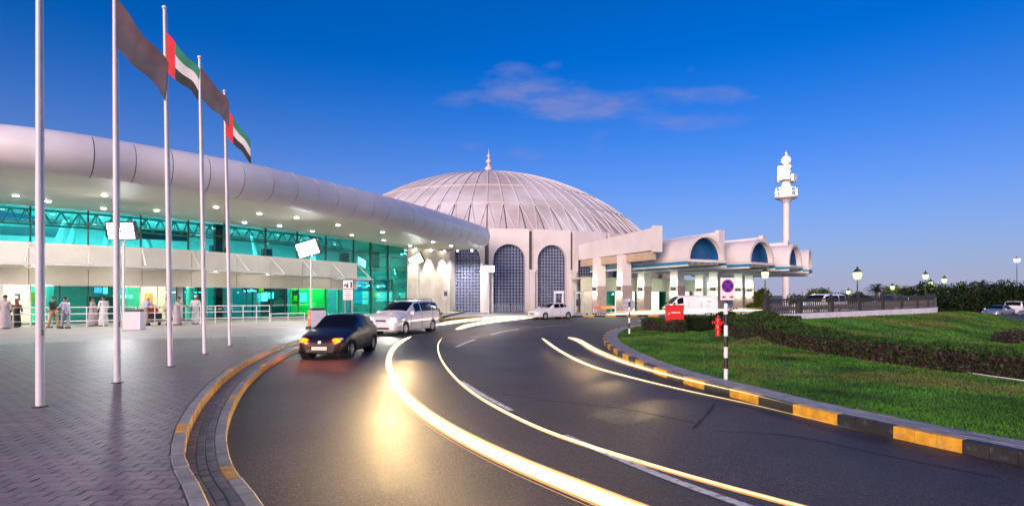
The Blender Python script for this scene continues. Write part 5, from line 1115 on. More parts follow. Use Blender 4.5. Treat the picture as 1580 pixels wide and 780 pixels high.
# notice board by the black car
Y = 29.5; a = XY(537.3, Y); o = thing('notice_sign', 'white notice board with pictograms over red lettering, on two posts behind the black hatchback', 'sign', (a.x, a.y, .3))
h_ = lambda py: EYE + (HORIZ - py) / 850 * Y
for px in (532, 542):
    q = XY(px, Y); mb = MB(); mb.tube([(q.x, q.y + .05, .3), (q.x, q.y + .05, h_(433))], .035, 8); mb.build('post', 'steel', o)
def sp(px0, px1, py0, py1, m, nm, dy):
    A_, B_ = XY(px0, Y), XY(px1, Y); mb = MB(); mb.box(((A_.x + B_.x) / 2, Y + dy, (h_(py0) + h_(py1)) / 2), (B_.x - A_.x, .012, h_(py0) - h_(py1))); return mb.build(nm, m, o)
sp(529.2, 545, 431.5, 463, 'ink_black', 'board_edge', -.01); sp(529.7, 544.6, 432, 445, 'sign_white_face', 'pictogram_panel', -.022); sp(529.7, 544.6, 446, 462.4, 'sign_white_face', 'text_panel', -.022)
for x0, x1, y0, y1 in ((530.8, 533.6, 439, 441.5), (533, 534.2, 437, 440), (534.6, 537.4, 438, 443.5), (536, 537, 435.5, 437.6), (541, 543.4, 434.5, 443.5)): sp(x0, x1, y0, y1, 'ink_black', 'pictogram', -.031)
for y0, x0, x1 in ((448.2, 531.6, 537), (448.2, 538, 543), (451, 534, 540), (454, 531, 543), (456.4, 534.5, 539), (459, 532, 542.6)):
    x = x0
    while x < x1 - .5: w = random.uniform(.5, 1.2); sp(x, min(x + w, x1), y0, y0 + 1.1, 'sign_red' if y0 < 450 else 'sign_red', 'lettering', -.031); x += w + .35
# call box on a pole near the stone wall
a = XY(687, 50); o = thing('call_box', 'grey call box on a thin pole in front of the stone wall', 'call box', (a.x, a.y, .14))
hz_ = lambda py: EYE + (HORIZ - py) / 850 * 50
mb = MB(); mb.tube([(a.x + .1, a.y, .14), (a.x + .1, a.y, hz_(460))], .04, 8); mb.build('pole', 'steel', o)
mb = MB(); mb.box((a.x, a.y, hz_(454.5)), (.5, .3, .88), bev=.03); mb.build('box_body', 'sign_grey', o)
mb = MB(); mb.box((a.x + .05, a.y - .155, hz_(453)), (.28, .02, .4), bev=.005); mb.build('panel', 'dark_metal', o)
# lettering inside the glass: arches and shop script
def strokes(par, p0, p1, z, h_, m, nm, n, off):
    for k in range(n):
        t = k / n; q = fxy(p0 + (p1 - p0) * t, off); e = (fxy(p0 + (p1 - p0) * (t + .6 / n), off) - q); w = e.length
        hh = h_ * random.choice((.5, .55, .6, 1.0, .8)); mb = MB(); mb.box((q.x, q.y, z + hh / 2 + (0 if random.random() < .8 else -h_ * .25)), (w, .05, hh), math.atan2(e.y, e.x)); mb.build(nm, m, par)
def arches(px, z, w, h_, off, m='sign_yellow'):
    q = fxy(px, off); e = (fxy(px + 1, off) - q).normalized(); pts = []
    mb = MB()
    for s_2 in (-1, 1):
        c = q + e * (s_2 * w / 4); mb.tube([c + e * (w / 4 * math.cos(a)) + DV * (z + h_ * math.sin(a) ** .8) for a in np.linspace(0.001, PI - .001, 15)], w * .055, 6)
    return mb.build('arch_emblem', m, T)
fpanel('sign_board', 385, 420, 2.30, 2.66, 1.0, 'inner_dark'); strokes(T, 386.5, 407, 2.38, .2, 'sign_white', 'sign_lettering', 10, .94)
fpanel('emblem_board', 408.5, 417, 2.28, 2.68, .92, 'shop_green'); arches(412.8, 2.33, .36, .28, .86)
fpanel('emblem_board', 467, 476, 1.25, 2.5, 1.5, 'shop_green'); arches(471.8, 1.55, .40, .5, 1.4)
strokes(T, 565, 592, 3.0, .24, 'sign_white', 'sign_lettering', 14, 3.0); strokes(T, 600, 627, 3.0, .28, 'sign_white', 'sign_lettering', 12, 3.0)
q = fxy(596, 3.0); mb = MB(); mb.tube([q + Vector((.25 * math.cos(a), 0, 3.15 + .25 * math.sin(a))) for a in np.linspace(0, 2 * PI, 16, endpoint=False)], .04, 6, closed=True); mb.build('sign_emblem', 'sign_white', T)
# entrance sign at far left and number on the glass
strokes(T, -4, 8, 1.9, .16, 'sign_white', 'sign_lettering', 7, 2.9)

# ---------------------------------------------------------------- street lamps beyond the bank
glow('lantern_green', (.80, 1, .46), 1.1)
def street_lamp(px, py, Y, label, base=-.4, big=False):
    q = XY(px, Y); z = EYE + (HORIZ - py) / 850 * Y; o = thing('street_lamp', label, 'street lamp', (q.x, q.y, base), group='lantern street lamps')
    mb = MB(); mb.tube([(q.x, q.y, base), (q.x, q.y, base + .8), (q.x, q.y, z - .3)], [.09, .06, .045], 10); mb.build('post', 'pole_black', o, smooth=True)
    r = .30 if not big else .42; 
    mb = MB(); mb.lathe([(.10, -.34), (r * .75, -.26), (r, .05), (r * .9, .2), (r * .3, .3)], 14, (q.x, q.y, z)); mb.build('lantern', 'lantern_green' if not big else 'lamp_cool', o, smooth=True)
    mb = MB(); mb.lathe([(r * 1.05, .2), (r * .7, .36), (.08, .46), (.05, .6), (.01, .66)], 14, (q.x, q.y, z)); mb.build('lantern_cap', 'pole_black', o, smooth=True)
    lamp('lantern_lamp', 'POINT', (q.x, q.y - .5, z), 160 if not big else 500, (.85, 1, .6) if not big else (.95, 1, 1), o, .3)
street_lamp(1323, 424, 41, 'green white lantern lamp standing right behind the middle of the balustrade', .4)
street_lamp(1180.5, 423, 46, 'lantern lamp under the right end of the vaulted canopy', 0)
street_lamp(1428, 426, 62, 'taller lantern lamp of the pair in front of the dense tree'); street_lamp(1436, 437, 72, 'lower lantern lamp of the pair in front of the dense tree'); street_lamp(1457, 432, 70, 'lantern lamp just right of the dense tree')
street_lamp(1377, 443, 80, 'lantern lamp between the palm and the dense tree'); street_lamp(1309, 450, 84, 'low lantern lamp far behind the balustrade, left of the nearer lamp'); street_lamp(1569, 401, 95, 'tallest bright white lamp at the right edge over the car park', -.44, True)

# ---------------------------------------------------------------- balustrade on the bank
M('parapet_white', (.74, .72, .76), .6, var=.08, scale=1.5); M('baluster_dark', (.035, .032, .04), .5, var=.15, scale=3)
o = thing('balustrade', 'dark balustrade with turned balusters on a white parapet, curving along the top of the bank', 'balustrade', (BA.x, BA.y, .9))
ss = [-.5, 2.32, 5.38, 8.33, 11.16, 13.66, 15.9, 17.7, 19.1, 20.2]
BP = Path([BA + bdir * -.5, BA + bdir * 5, BA + bdir * 12, BA + bdir * 17, BA + bdir * 19.6 + bn * -.25, BA + bdir * 21.2 + bn * -1.0, BA + bdir * 22.0 + bn * -2.3, BA + bdir * 22.2 + bn * -4.2])
tu = [s + .5 for s in ss] + [22.0, 23.3, 24.6]
zr = lambda u: 1.83 + .005 * u
prof = [(.035, 0), (.05, .03), (.03, .06), (.05, .20), (.055, .28), (.03, .46), (.03, .52), (.05, .56), (.035, .6)]
bm = MB(); bm.lathe(prof, 7); tmp = bm.build('baluster', 'baluster_dark', smooth=True); me_bal = tmp.data; bpy.data.objects.remove(tmp)
for a, c in zip(tu[:-1], tu[1:]):
    A, B = BP.at(a), BP.at(c); d = (B - A).normalized()
    mb = MB(); mb.wall(BP.at(a, -.17) + d * .004, BP.at(c, -.17) - d * .004, .72, 1.215 + .004 * a, .34, .72, 1.215 + .004 * c); mb.build('parapet', 'parapet_white', o)
    mb = MB(); mb.wall(BP.at(a, -.085) + d * .1, BP.at(c, -.085) - d * .1, zr(a), zr(a) + .09, .17, zr(c), zr(c) + .09); mb.build('top_rail', 'baluster_dark', o)
    n = max(3, int((c - a) / .20))
    for k in range(n):
        q = A + (B - A) * ((k + .5) / n); put('baluster', me_bal, o, (q.x - BA.x, q.y - BA.y, 1.218 + .004 * a - .9), 0)
for a in tu:
    q = BP.at(a); mb = MB(); mb.box((q.x, q.y, 1.56 + .004 * a), (.19, .19, .70), ang(BP, a), bev=.02); mb.build('post', 'baluster_dark', o)
    mb = MB(); mb.lathe([(.12, 0), (.13, .04), (.07, .08), (.09, .14), (.05, .2), (.01, .23)], 10, (q.x, q.y, 1.91 + .004 * a)); mb.build('post_cap', 'baluster_dark', o, smooth=True)
# luggage trolleys beside the entrance and a crowd barrier
M('trolley_metal', (.45, .45, .47), .3, metal=.8, var=.1)
def trolley(px, Y, rz, label, panel):
    q = XY(px, Y); o = thing('luggage_trolley', label, 'luggage trolley', (q.x, q.y, .14), R(rz), 'luggage trolleys by the entrance columns')
    mb = MB(); mb.tube([(-.5, -.28, .22), (.45, -.2, .18), (.45, .2, .18), (-.5, .28, .22)], .025, 6); mb.tube([(-.5, -.28, .22), (-.5, .28, .22)], .025, 6); mb.tube([(-.2, -.25, .2), (-.2, .25, .2)], .02, 6); mb.build('deck_frame', 'trolley_metal', o, world=False)
    mb = MB(); mb.tube([(-.5, -.28, .22), (-.56, -.28, .6), (-.62, -.28, 1.0), (-.62, .28, 1.0), (-.56, .28, .6), (-.5, .28, .22)], .022, 6); mb.build('push_handle', 'trolley_metal', o, world=False)
    mb = MB(); mb.box((-.54, 0, .72), (.03, .5, .30), bev=.006); mb.build('advert_panel', panel, o, world=False)
    for x, y in ((-.45, .26), (-.45, -.26), (.4, 0)):
        mb = MB(); k = 12; mb.add([(x + .09 * math.cos(2 * PI * i / k), y + t, .09 + .09 * math.sin(2 * PI * i / k)) for t in (-.025, .025) for i in range(k)], [tuple(range(k)), tuple(range(k, 2 * k))[::-1]] + [(i, (i + 1) % k, k + (i + 1) % k, k + i) for i in range(k)]); mb.build('wheel', 'black_plastic', o, world=False)
for i, (px, Y, rz, m, lab) in enumerate(((911, 55, 200, 'sign_grey', 'leftmost luggage trolley, standing apart near the low bollards'), (923, 55.4, 80, 'gloss_red', 'luggage trolley with a red panel by the first granite column'), (931, 55.8, 80, 'shop_orange', 'first of two orange panelled luggage trolleys beside the red one'), (939, 56.2, 80, 'shop_orange', 'second of two orange panelled luggage trolleys beside the red one'), (947, 56.6, 80, 'sign_grey', 'luggage trolley at the right end of the row by the round sign'))): trolley(px, Y, rz, lab, m)
def barrier(px0, px1, Y0, Y1, lab, z=.14):
    a, c = XY(px0, Y0), XY(px1, Y1); o = thing('crowd_barrier', lab, 'barrier', (*((a + c) / 2)[:2], z), group='low barriers in front of the domed hall')
    for h_ in (.25, .95):
        mb = MB(); mb.tube([(a.x, a.y, z + h_), (c.x, c.y, z + h_)], .03, 6); mb.build('rail', 'steel', o)
    n = 9
    for k in range(n + 1):
        q = a + (c - a) * (k / n); mb = MB(); mb.tube([(q.x, q.y, z + (0 if k in (0, n) else .25)), (q.x, q.y, z + .95)], .022, 5); mb.build('bar', 'steel', o)
barrier(762, 786, 58.5, 59, 'low steel barrier left, before the second arched window'); barrier(790, 816, 59.2, 59.6, 'low steel barrier right, before the second arched window')
for px, Y, lab, m in ((862, 57, 'white framed phone kiosk beside the third arched window', 'parapet_white'), (893, 58, 'glass phone kiosk at the corner of the low entrance block', 'steel')):
    q = XY(px, Y); o = thing('phone_kiosk', lab, 'kiosk', (q.x, q.y, .14))
    for sx in (-.42, .42):
        for sy in (-.42, .42):
            mb = MB(); mb.box((q.x + sx, q.y + sy, 1.25), (.09, .09, 2.2)); mb.build('kiosk_post', m, o)
    mb = MB(); mb.box((q.x, q.y, 2.43), (1.05, 1.05, .16), bev=.03); mb.build('kiosk_roof', m, o)
    for sx, d in ((-.44, (.02, .74, 1.9)), (.44, (.02, .74, 1.9))):
        mb = MB(); mb.box((q.x + sx, q.y, 1.3), d); mb.build('kiosk_pane', 'clear_glass', o)
    mb = MB(); mb.box((q.x, q.y + .36, 1.3), (.45, .14, .7), bev=.02); mb.build('telephone', 'dark_metal', o)
    mb = MB(); mb.box((q.x, q.y, 2.33), (.6, .6, .03)); mb.build('kiosk_lamp', 'doorway_light', o)
# ---------------------------------------------------------------- planting
def leafmat(name, c1, c2, sc=2.5):
    m = M(name, c1, .55, var=.3, scale=sc, stain=(c2, sc * 3, .45, .62, .8)); m.node_tree.nodes['Principled BSDF'].inputs['Specular IOR Level'].default_value = .12; return m
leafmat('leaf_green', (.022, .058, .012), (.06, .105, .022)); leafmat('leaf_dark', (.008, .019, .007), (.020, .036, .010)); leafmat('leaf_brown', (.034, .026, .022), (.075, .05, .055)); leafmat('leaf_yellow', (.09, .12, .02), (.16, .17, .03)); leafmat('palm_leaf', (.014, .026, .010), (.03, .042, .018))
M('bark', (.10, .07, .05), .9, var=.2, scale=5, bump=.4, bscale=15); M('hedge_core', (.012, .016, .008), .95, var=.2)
def np_mesh(name, m, V_, F_, par=None, kind=None):
    me = bpy.data.meshes.new(name); nv = len(V_); nf = len(F_); k = F_.shape[1]
    me.vertices.add(nv); me.vertices.foreach_set('co', np.asarray(V_, np.float32).ravel()); me.loops.add(nf * k); me.loops.foreach_set('vertex_index', F_.astype(np.int32).ravel())
    me.polygons.add(nf); me.polygons.foreach_set('loop_start', np.arange(0, nf * k, k, dtype=np.int32)); me.polygons.foreach_set('loop_total', np.full(nf, k, np.int32)); me.update(calc_edges=True); me.validate()
    me.materials.append(MATS[m]); o = bpy.data.objects.new(name, me); COL.objects.link(o)
    if par is not None: o.parent = par
    if kind: o['kind'] = kind
    return o
def leaves(C_, size, flat=.0):        # one small pointed quad per centre, random attitude
    n = len(C_); a = rng.normal(size=(n, 3)); a /= np.linalg.norm(a, axis=1)[:, None]; b = rng.normal(size=(n, 3)); b[:, 2] *= (1 - flat); b -= a * (a * b).sum(1)[:, None]; b /= np.linalg.norm(b, axis=1)[:, None]
    s = size * rng.uniform(.6, 1.4, (n, 1)); V_ = np.stack([C_ - a * s, C_ + b * s * .45, C_ + a * s, C_ - b * s * .45], 1).reshape(-1, 3); return V_, np.arange(4 * n).reshape(n, 4)
def hedge(label, pts, w, h_, zf, nt, ns, leaf_top='leaf_green', leaf_side='leaf_brown', size=.045):
    pth = Path(pts); c0 = pth.at(0); z0 = zf(c0.x, c0.y); o = thing('hedge', label, 'hedge', (c0.x, c0.y, z0)); off = np.array([c0.x, c0.y, z0])
    mb = MB(); us = np.linspace(.10, pth.len - .10, max(4, int(pth.len / .4)))
    def pr(u, y, z): q = pth.at(u, y); return (q.x, q.y, zf(q.x, q.y) + z)
    k = .86; mb.grid([[pr(u, y, z) for (y, z) in ((-w / 2 * k, -.1), (-w / 2 * k, h_ * k), (w / 2 * k, h_ * k), (w / 2 * k, -.1))] for u in us]); mb.grid([[pr(.10, y, -.1) for y in (-w / 2 * k, w / 2 * k)], [pr(.10, y, h_ * k) for y in (-w / 2 * k, w / 2 * k)]]); mb.grid([[pr(pth.len - .10, y, -.1) for y in (-w / 2 * k, w / 2 * k)], [pr(pth.len - .10, y, h_ * k) for y in (-w / 2 * k, w / 2 * k)]])
    mb.build('hedge_core', 'hedge_core', o)
    def sample(n, mode):
        out_ = []
        for _ in range(n):
            u = rng.uniform(0, pth.len); j = rng.normal(0, .025); lump = .04 * math.sin(u * 3.1) + .03 * math.sin(u * 7.3 + 1)
            if mode == 'top': y, z = rng.uniform(-w / 2, w / 2), h_ + j + lump
            else:
                r = rng.uniform(); y = (-1 if rng.uniform() < .75 else 1) * (w / 2 + j + lump * .5) ; z = rng.uniform(.0, h_)
                if r < w / (pth.len + w): u = rng.choice([0, pth.len]) + j; y = rng.uniform(-w / 2, w / 2)
            q = pth.at(u, y); out_.append((q.x, q.y, zf(q.x, q.y) + z))
        return np.array(out_) - off
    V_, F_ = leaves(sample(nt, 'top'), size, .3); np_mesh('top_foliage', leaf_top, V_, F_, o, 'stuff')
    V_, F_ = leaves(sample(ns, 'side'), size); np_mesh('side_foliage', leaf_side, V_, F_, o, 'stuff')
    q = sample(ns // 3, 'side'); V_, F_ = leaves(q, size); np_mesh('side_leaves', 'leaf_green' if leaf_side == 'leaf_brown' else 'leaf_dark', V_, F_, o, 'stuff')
    return o
lz = lambda x, y: lawn_z(x, y)
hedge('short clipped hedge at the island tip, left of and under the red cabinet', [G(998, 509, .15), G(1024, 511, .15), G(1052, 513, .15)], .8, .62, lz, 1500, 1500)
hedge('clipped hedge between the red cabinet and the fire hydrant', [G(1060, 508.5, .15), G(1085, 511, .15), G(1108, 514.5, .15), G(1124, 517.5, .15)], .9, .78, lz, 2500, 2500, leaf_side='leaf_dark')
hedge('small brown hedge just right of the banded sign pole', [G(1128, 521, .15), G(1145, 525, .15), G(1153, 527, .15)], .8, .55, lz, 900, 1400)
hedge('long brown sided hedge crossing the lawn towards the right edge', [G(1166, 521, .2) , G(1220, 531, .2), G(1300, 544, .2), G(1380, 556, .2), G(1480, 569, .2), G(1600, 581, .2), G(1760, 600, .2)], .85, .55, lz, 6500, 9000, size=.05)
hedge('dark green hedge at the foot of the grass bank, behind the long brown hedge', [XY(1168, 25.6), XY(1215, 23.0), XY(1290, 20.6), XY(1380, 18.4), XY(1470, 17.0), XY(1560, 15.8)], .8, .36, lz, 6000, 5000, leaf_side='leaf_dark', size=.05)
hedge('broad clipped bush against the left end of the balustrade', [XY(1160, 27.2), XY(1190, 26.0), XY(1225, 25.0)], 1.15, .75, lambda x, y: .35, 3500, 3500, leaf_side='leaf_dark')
# lawn grass
n = 210000; pts = []
Yv = 6 + 34 * rng.random(n) ** 1.75; Xv = (.18 + rng.random(n) * .86) * Yv
jj = np.arange(len(ipx)); 
def inside_v(x, y):
    c = np.zeros(len(x), bool); m_ = len(ipx)
    for i in range(m_):
        xi, yi = ipx[i]; xj, yj = ipx[i - 1]; t = (yi > y) != (yj > y)
        if t.any(): c[t] ^= x[t] < (xj - xi) * (y[t] - yi) / (yj - yi + 1e-12) + xi
    return c
# keep clear of the footway: distance to the kerb line
k_ = inside_v(Xv, Yv); Xv, Yv = Xv[k_], Yv[k_]
dmin = np.full(len(Xv), 9.0)
for p in C2.p[::3]: dmin = np.minimum(dmin, np.hypot(Xv - p[0], Yv - p[1]))
thr = .70 + .03 * np.sin(Yv * 3)
k_ = dmin > thr; Xv, Yv = Xv[k_], Yv[k_]
Zv = np.array([lawn_z(x, y) for x, y in zip(Xv, Yv)])
m_ = len(Xv); hgt = rng.uniform(.015, .042, m_) * (1 + (Yv > 15) * .5); wd = .006 + .0011 * Yv; a = rng.uniform(0, 2 * PI, m_); ln = rng.normal(0, .03, (m_, 2))
V_ = np.stack([np.stack([Xv - np.cos(a) * wd, Yv - np.sin(a) * wd, Zv - .01], 1), np.stack([Xv + np.cos(a) * wd, Yv + np.sin(a) * wd, Zv - .01], 1), np.stack([Xv + ln[:, 0], Yv + ln[:, 1], Zv + hgt], 1)], 1).reshape(-1, 3)
gr = np_mesh('grass', 'grass_blade', V_, np.arange(3 * m_).reshape(m_, 3), None, 'stuff'); gr['label'] = 'mown green grass on the island and its bank'
mb = MB(); pth = Path([G(1390, 560, .16), G(1460, 571, .16), G(1540, 582, .16), G(1640, 594, .16)]); mb.grid([[(*pth.at(u, s * w)[:2], lawn_z(*pth.at(u)[:2]) + .012) for u in np.arange(0, pth.len, .3)] for s, w in ((-1, .16), (1, .22))]); struct(mb.build('bare_soil', 'dirt', world=False))
mb = MB(); mb.tube([(*pth.at(u, .05 + .12 * math.sin(u * 1.7))[:2], lawn_z(*pth.at(u)[:2]) + .035) for u in np.arange(1.0, pth.len, .25)], .012, 6); tag(mb.build('hose', 'pole_white', smooth=True), 'pale irrigation hose lying along the foot of the long hedge', 'hose')
# paved path behind the hedges (pale) and right edge slab
mb = MB(); pth = Path([XY(1130, 27), XY(1160, 24.2), XY(1163, 23)]); mb.grid([[(*pth.at(u, o_)[:2], .20) for u in np.linspace(0, pth.len, 10)] for o_ in (-.6, .6)]); struct(mb.build('garden_path', 'concrete_pale', world=False))
# trees and palms
def tree(label, px, Y, py_top, w, leaf, n=900, base=-.45, trunk=True, cat='tree', size=.16):
    q = XY(px, Y); zt_ = EYE + (HORIZ - py_top) / 850 * Y; o = thing('tree' if cat == 'tree' else 'shrub', label, cat, (q.x, q.y, base)); H_ = zt_ - base
    if trunk:
        mb = MB(); mb.tube([(0, 0, 0), (.05, 0, H_ * .25), (-.03, .05, H_ * .5)], [.17, .12, .08], 8)
        for k in range(5):
            a = 2 * PI * k / 5 + rng.uniform(0, 1); mb.tube([(0, 0, H_ * (.22 + .05 * k)), (w * .22 * math.cos(a), w * .22 * math.sin(a), H_ * (.45 + .05 * k)), (w * .36 * math.cos(a), w * .36 * math.sin(a), H_ * (.62 + .06 * k))], [.07, .05, .02], 6)
        mb.build('trunk', 'bark', o, world=False, smooth=True)
    nb = 20; cs_ = []
    for k in range(nb):
        a = rng.uniform(0, 2 * PI); r = w * .5 * rng.uniform(.1, .8); cs_.append((r * math.cos(a), r * math.sin(a), H_ * rng.uniform(.14 if trunk else .1, .86) * (1 - .35 * (r / (w * .5)) ** 2), w * rng.uniform(.15, .28)))
    pts_ = []
    for k in range(n):
        c = cs_[k % nb]; d = rng.normal(size=3); d /= np.linalg.norm(d); r = c[3] * rng.uniform(.45, 1.1); z = c[2] + d[2] * r * .8
        if .05 < z < H_ * 1.07: pts_.append((c[0] + d[0] * r, c[1] + d[1] * r, z))
    V_, F_ = leaves(np.array(pts_), size); np_mesh('crown', leaf, V_, F_, o, 'stuff')
    return o
def palm(label, px, Y, py_top, base=-.45, s=1.0, nf=26):
    q = XY(px, Y); zt_ = EYE + (HORIZ - py_top) / 850 * Y; o = thing('palm_tree', label, 'palm tree', (q.x, q.y, base)); H_ = zt_ - base - 1.0 * s
    mb = MB(); mb.tube([(0, 0, 0), (.05, 0, H_ * .5), (0, 0, H_)], [.24, .2, .17], 10); mb.build('trunk', 'bark', o, world=False, smooth=True)
    for k in range(nf):
        a = 2.4 * k; el_ = R(80 - 105 * k / nf); L_ = 1.9 * s * rng.uniform(.85, 1.1); mb = MB(); rib = []
        for t in np.linspace(0, 1, 8): rib.append(Vector((math.cos(a) * L_ * t * math.cos(el_), math.sin(a) * L_ * t * math.cos(el_), H_ + L_ * (t * math.sin(el_) - .55 * t * t))))
        sd_ = Vector((-math.sin(a), math.cos(a), 0))
        for i in range(7):
            for s_2 in (-1, 1):
                for h_ in (0, .5):
                    b0 = rib[i].lerp(rib[i + 1], h_); dd = (rib[i + 1] - rib[i]).normalized(); l_ = .5 * s * (1 - .55 * abs((i + h_) / 7 - .35)); tip = b0 + (sd_ * s_2 * .75 + dd * .7 + DV * -.25) * l_
                    mb.add([b0, b0 + dd * .07 * s, tip, b0 + dd * .035 * s - DV * .015], [(0, 1, 2), (0, 2, 3)])
        mb.tube(rib, [.03, .025, .022, .02, .016, .012, .008, .004], 4); mb.build('frond', 'palm_leaf', o, world=False)
for a in ((1172, 70, 441, 3.0, 'leaf_yellow', 'low shrub tree tinted with yellow lamplight at the right foot of the canopy columns'), (1240, 78, 440, 3.6, 'leaf_yellow', 'rounded tree tinted with yellow lamplight just right of the light tower foot'), (1268, 92, 444, 4, 'leaf_green', 'low green tree above the white four wheel drive'), (1300, 95, 449, 4.5, 'leaf_green', 'low far tree behind the left lantern of the balustrade'), (1332, 90, 448, 4, 'leaf_dark', 'low far tree left of the lone palm'), (1385, 84, 436, 4.5, 'leaf_yellow', 'loose tree just right of the lone palm'), (1405, 82, 441, 4, 'leaf_dark', 'dark tree between the loose tree and the dense tree'),  # the first two carry yellow lamplight in their leaf colour
          (1428, 72, 430, 4.2, 'leaf_dark', 'dense green tree lit by the pair of lanterns'), (1458, 74, 437, 4.2, 'leaf_dark', 'green tree right of the dense lit tree'), (1480, 68, 435, 5.4, 'leaf_dark', 'dark tree over the right end of the balustrade'), (1503, 70, 434, 6, 'leaf_dark', 'dark tree at the left end of the car park'), (1530, 70, 432, 6.5, 'leaf_dark', 'tall dark tree behind the car park palms'), (1556, 68, 433, 6, 'leaf_dark', 'dark tree left of the tall bright lamp'), (1590, 66, 436, 6, 'leaf_dark', 'dark tree at the right edge under the tall bright lamp')):
    tree(a[5], a[0], a[1], a[2], a[3], a[4], n=4200)
palm('lone palm standing out above the balustrade rail', 1353, 74, 435, s=1.15); palm('bushy palm over the left end of the car park', 1513, 78, 430, s=1.3); palm('smaller palm between the tall dark trees', 1545, 80, 434, s=1.15)
for px, Y, py, w, lab in ((1470, 44, 474, 2.6, 'low shrub below the curved end of the balustrade'), (1498, 44, 481, 2.8, 'second low shrub down the flank of the bank'), (1572, 24, 506, 1.6, 'brownish low shrub at the right foot of the bank'), (1556, 22.5, 513, 1.4, 'small brownish shrub left of the one at the foot of the bank')):
    tree(lab, px, Y, py, w, 'leaf_dark' if Y > 30 else 'leaf_brown', n=900, base=-.3 if Y > 30 else .05, trunk=False, cat='shrub', size=.09 if Y > 30 else .05)
q = XY(672, 50); tree('low dry shrub at the foot of the stone wall, left of the call box', 670, 50, 479, 1.8, 'leaf_yellow', n=500, base=.14, trunk=False, cat='shrub', size=.08)
for px, w in ((556, 1.4), (521, 1.2), (575, 1.0)):
    pass
# ---------------------------------------------------------------- people in front of the glass
M('skin', (.30, .17, .11), .6, var=.05); M('hair', (.015, .012, .010), .7, var=.1); M('robe_grey', (.42, .37, .40), .85, var=.08, scale=5); M('robe_white', (.68, .66, .68), .85, var=.05, scale=5); M('abaya_black', (.012, .011, .014), .8, var=.1); M('shirt_blue', (.34, .36, .58), .85, var=.06, scale=6); M('shirt_black', (.02, .02, .03), .85, var=.1); M('trouser_tan', (.36, .25, .16), .85, var=.08); M('trouser_grey', (.30, .26, .32), .85, var=.08); M('stripe_light', (.46, .46, .60), .85, var=.06); M('scarf_red', (.22, .05, .03), .85, var=.1); M('shoe', (.03, .025, .02), .6, var=.1); M('cap_white', (.7, .68, .65), .85, var=.05); M('bag_yellow', (.5, .38, .12), .7, var=.1)
def skinned(name, m, verts, edges, par, lev=1):
    me = bpy.data.meshes.new(name); me.from_pydata([v[:3] for v in verts], edges, []); o = bpy.data.objects.new(name, me); COL.objects.link(o); me.materials.append(MATS[m]); o.parent = par
    md = o.modifiers.new('skin', 'SKIN'); md.use_smooth_shade = True
    for i, v in enumerate(verts):
        s = me.skin_vertices[0].data[i]; r = v[3]; s.radius = (r, r) if not isinstance(r, tuple) else r; s.use_root = (i == 0)
    sb = o.modifiers.new('subdivision', 'SUBSURF'); sb.levels = lev; sb.render_levels = lev; return o
